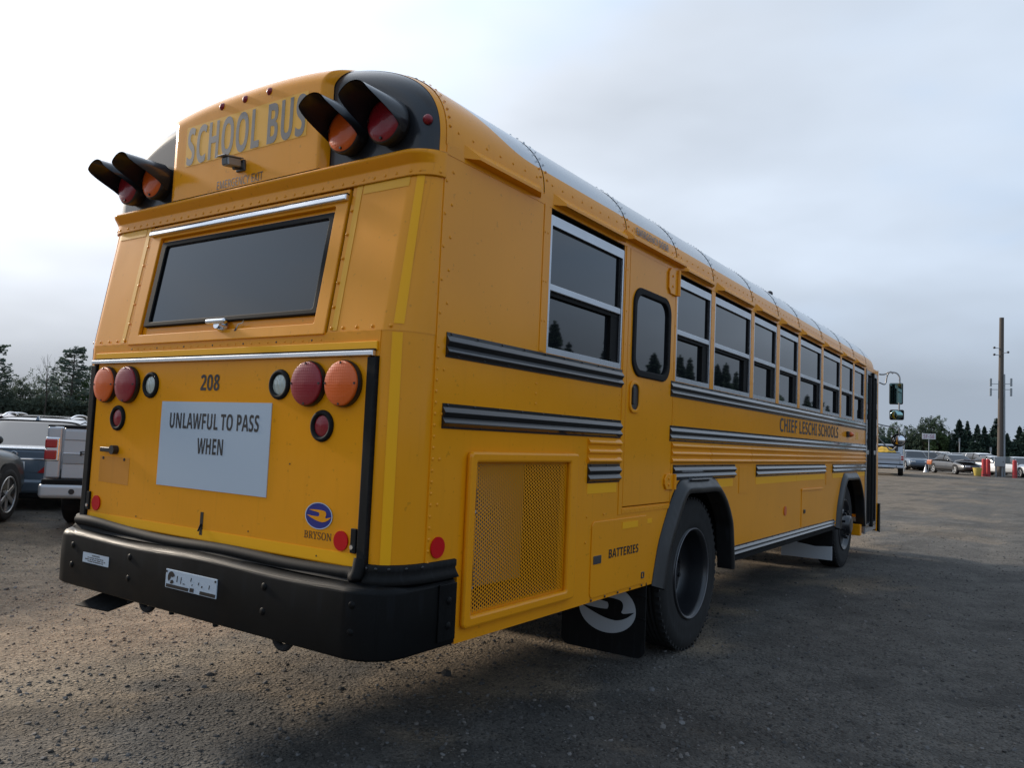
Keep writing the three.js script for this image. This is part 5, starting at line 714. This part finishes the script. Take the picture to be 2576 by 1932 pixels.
function broadleaf(seed, w, thin = 1) { // oval crown of leaf clumps on rising limbs, foliage almost to the ground
  const R = rng(seed), L = [], wood = [rod([0, 0, 0], [0.01, 0.55, 0], 0.02, 6, 0.01)];
  const lobes = Array.from({ length: 7 }, () => [(R() - 0.5) * w * 0.5, 0.35 + 0.42 * R(), (R() - 0.5) * w * 0.5, w * (0.2 + 0.16 * R()), 0.16 + 0.14 * R()]); lobes.push([0, 0.72, 0, w * 0.24, 0.27]);
  for (const [x, y, z, r, h] of lobes) { wood.push(rod([0, 0.2 + 0.2 * R(), 0], [x, y, z], 0.009, 5, 0.003)); for (let k = 0; k < 34; k++) { const u = R() * 2 - 1, a = R() * 6.283, q = Math.sqrt(1 - u * u), f = 0.55 + 0.5 * R(), c = [x + Math.cos(a) * q * r * f, Math.max(0.04, y + u * h * f), z + Math.sin(a) * q * r * f]; if (R() < 0.12) continue; const s = 0.022 + 0.018 * R(), n = Math.round((13 + 8 * R()) * thin); for (let m = 0; m < n; m++) L.push([c.map((v) => v + (R() - 0.5) * 2 * s), [R() - 0.5, R() - 0.5, R() - 0.5].map((v) => v * 1.4), 0.022 + 0.016 * R(), 0.007 + 0.006 * R()]); } }
  const c = leafTris(L, 1, R); c.computeBoundingBox(); const k = 1 / c.boundingBox.max.y; c.scale(k, k, k); const t = merge(wood); t.scale(k, k, k); return { crown: c, trunk: t };
}
function bare(seed) { const R = rng(seed), wood = [], tips = [], grow = (p, d, l, r, n) => { const e = p.map((v, i) => v + d[i] * l); wood.push(rod(p, e, r, 5, r * 0.7)); if (!n) { tips.push([e, d, 0.03, 0.002]); return; } for (let k = 0; k < 2; k++) { const q = [d[0] + (R() - 0.5) * 0.8, d[1] + 0.1 * R(), d[2] + (R() - 0.5) * 0.8], m = Math.hypot(...q); grow(e, q.map((v) => v / m), l * (0.68 + 0.2 * R()), r * 0.62, n - 1); } }; grow([0, 0, 0], [0.02, 1, 0], 0.34, 0.016, 5); const t = merge(wood); t.computeBoundingBox(); const k = 1 / t.boundingBox.max.y; t.scale(k, k, k); const c = leafTris(tips, 1, R); c.scale(k, k, k); return { crown: c, trunk: t }; }
const SP = { fir: [conifer(11, 0.33, false, -0.22, 0.05), conifer(12, 0.27, false, -0.3, 0.04), conifer(13, 0.37, false, -0.15, 0.06)], pine: [conifer(21, 0.26, true, 0.45, 0.22, 1), conifer(22, 0.22, true, 0.35, 0.12, 1)], leafy: [broadleaf(31, 0.75, 1.9), broadleaf(32, 0.62, 2.0), broadleaf(33, 0.9, 1.8)], airy: [broadleaf(34, 0.7, 0.4)], bare: [bare(41)] };
let treeN = 0;
function tree(sp, v, x, z, h, w, label, mat, group) {
  const name = { fir: 'fir_tree', pine: 'pine_tree', leafy: 'broadleaf_tree', airy: 'broadleaf_tree', bare: 'bare_tree' }[sp], s = SP[sp][v % SP[sp].length], t = thing(name, label, 'tree', x, gy(x, z) - 0.05, z, treeN++ * 2.1, group); t.scale.set(h * w, h, h * w); part(t, 'trunk', s.trunk, bark); part(t, 'crown', s.crown, mat); return t;
}
// far side, seen right of the bus
const ground0 = (az, D) => { const p = at(az, D); return [...p, gy(...p)]; };
for (const [az, el, sp, v, w, lb] of [
  [9.3, 2.0, 'leafy', 0, 1.0, 'leafy tree showing between the bus and its mirrors'], [8.2, 2.25, 'leafy', 1, 1.0, 'round leafy tree behind the narrow sign post'], [7.3, 2.1, 'leafy', 2, 0.9, 'lower leafy tree right of the narrow sign post'], [6.45, 2.7, 'leafy', 0, 0.85, 'tall leafy tree above the white sign board'], [5.75, 2.75, 'leafy', 1, 1.0, 'tallest leafy tree, just right of the white sign board'], [5.15, 2.0, 'leafy', 2, 0.7, 'lower leafy tree before the row of firs'],
  [4.56, 2.48, 'fir', 0, 1.15, 'broad fir left of the slender grey post'], [4.12, 2.4, 'fir', 1, 0.9, 'narrow fir right of the slender grey post'], [3.58, 2.2, 'fir', 2, 1.0, 'fir above the yellow tub'], [3.2, 2.1, 'fir', 0, 1.0, 'fir behind the pair of red bollards'], [2.55, 2.6, 'fir', 1, 1.4, 'dark broad fir directly behind the wooden pole'], [2.0, 1.7, 'fir', 2, 1.1, 'low fir right of the wooden pole'], [1.35, 2.15, 'fir', 0, 1.1, 'fir near the right edge behind the single bollard'], [0.75, 2.8, 'fir', 1, 1.4, 'large fir cut by the right edge']]) {
  const D = 165 + 14 * h3(Math.round(az * 100), 3, 1), [x, z, y] = ground0(az, D), h = 1.45 + D * Math.tan(el * DEG) - y; tree(sp, v, x, z, h, w, lb, sp === 'fir' ? needleA : (v === 1 ? broad : farLeaf), 'trees beyond the far side of the yard');
}
// left of the bus
for (const [az, el, D, sp, v, w, lb, m] of [[67.75, 4.4, 92, 'pine', 1, 1.1, 'tall ragged pine at the left edge', needleB], [68.6, 3.3, 96, 'leafy', 0, 1.0, 'dark leafy tree under the pine at the left edge', dull], [66.9, 2.4, 92, 'leafy', 1, 1.0, 'bushy tree right of the pine at the left edge', dull], [66.0, 2.65, 95, 'leafy', 2, 0.9, 'bushy tree between the left pine and the bare tree', dull], [64.95, 4.05, 90, 'bare', 0, 1.0, 'leafless tree between the pines', dull], [65.1, 2.9, 97, 'airy', 0, 1.0, 'thin leaved tree around the leafless one', dull], [64.35, 3.3, 99, 'airy', 0, 1.1, 'thin leaved tree left of the tall pine by the bus', dull], [63.55, 4.65, 93, 'pine', 0, 1.25, 'tallest pine, beside the bus', needleB], [62.9, 3.5, 97, 'leafy', 1, 0.9, 'leafy tree half hidden by the bus', broad]]) { const [x, z, y] = ground0(az, D); tree(sp, v, x, z, 1.45 + D * Math.tan(el * DEG) - y, w, lb, m, 'trees beyond the left side of the yard'); }
// right of the yard, out of frame: the firs that the bus windows mirror
for (const [a, el, D, v, w] of [[31.3, 8.7, 56, 0, 1.1], [30.2, 7.2, 57, 1, 1.0], [32.4, 7.4, 57, 2, 1.1], [34.5, 6.8, 60, 0, 1.1], [27.3, 7.9, 60, 1, 1.1], [26.4, 5.0, 62, 2, 1.0], [24.1, 6.6, 64, 2, 1.2], [22.2, 6.5, 66, 0, 1.0], [21.5, 6.3, 66, 1, 0.9], [19.6, 5.9, 70, 2, 1.0], [19.0, 6.0, 70, 0, 0.9], [18.3, 5.4, 72, 1, 0.9], [16.5, 3.6, 75, 2, 1.1], [13.6, 3.9, 82, 0, 1.0], [12.3, 3.2, 85, 1, 1.0], [37.5, 7.6, 58, 1, 1.2], [40.5, 6.6, 58, 2, 1.2], [43.5, 7.4, 60, 0, 1.2]]) {
  const x = -0.87 + D * Math.sin(a * DEG), z = camera.position.z - D * Math.cos(a * DEG), h = 1.45 + D * Math.tan(el * DEG) - gy(x, z); tree('fir', v, x, z, h, w * 0.9, 'fir beyond the right side of the yard, seen only mirrored in the bus windows', needleA, 'firs mirrored in the bus windows');
}
// undergrowth that closes the view under the crowns
function scrub(name, label, az0, az1, D, h, n, mat, big = 1) { const R = rng(Math.round(az0 * 10)), L = []; for (let i = 0; i < n; i++) { const az = mix(az0, az1, R()), d = D + (R() - 0.5) * 8, p = at(az, d), t = 0.75 + 0.5 * fbm3(az * 1.7, 2, 3, 3); L.push([[p[0], gy(...p) + h * t * Math.pow(R(), 0.8), p[1]], [R() - 0.5, R() - 0.5, R() - 0.5].map((v) => v * 1.5), (0.3 + 0.25 * R()) * big, (0.10 + 0.08 * R()) * big]); } const m = shade(new THREE.Mesh(leafTris(L, 1, R), mat)); m.name = name; m.userData.kind = 'stuff'; scene.add(tag(m, label, 'undergrowth')); }
scrub('undergrowth', 'dark undergrowth beneath the trees at the far side', -0.5, 11, 174, 4.6, 42000, needleA);
scrub('undergrowth_001', 'green undergrowth beneath the trees left of the bus', 61, 71, 96, 3.2, 22000, dull);
scrub('undergrowth_002', 'dense undergrowth beneath the firs right of the yard, out of frame', -50, -9, 62, 4.6, 34000, needleA, 1.2);
// behind the photographer, out of frame: the low wood that the glossy tail mirrors
scrub('undergrowth_003', 'dense undergrowth behind the photographer, out of frame', 104, 152, 56, 4.4, 34000, needleA, 1.2);
for (let k = 0; k < 9; k++) { const az = 108 + k * 5.2 + 1.5 * h3(k, 5, 2), D = 54 + 6 * h3(k, 2, 7), p = at(az, D); tree('fir', k, p[0], p[1], 5.2 + 1.6 * h3(k, 8, 1), 0.9, 'young fir behind the photographer, seen only mirrored in the tail of the bus', needleA, 'young firs mirrored in the tail of the bus'); }
renderer.render(scene, camera);
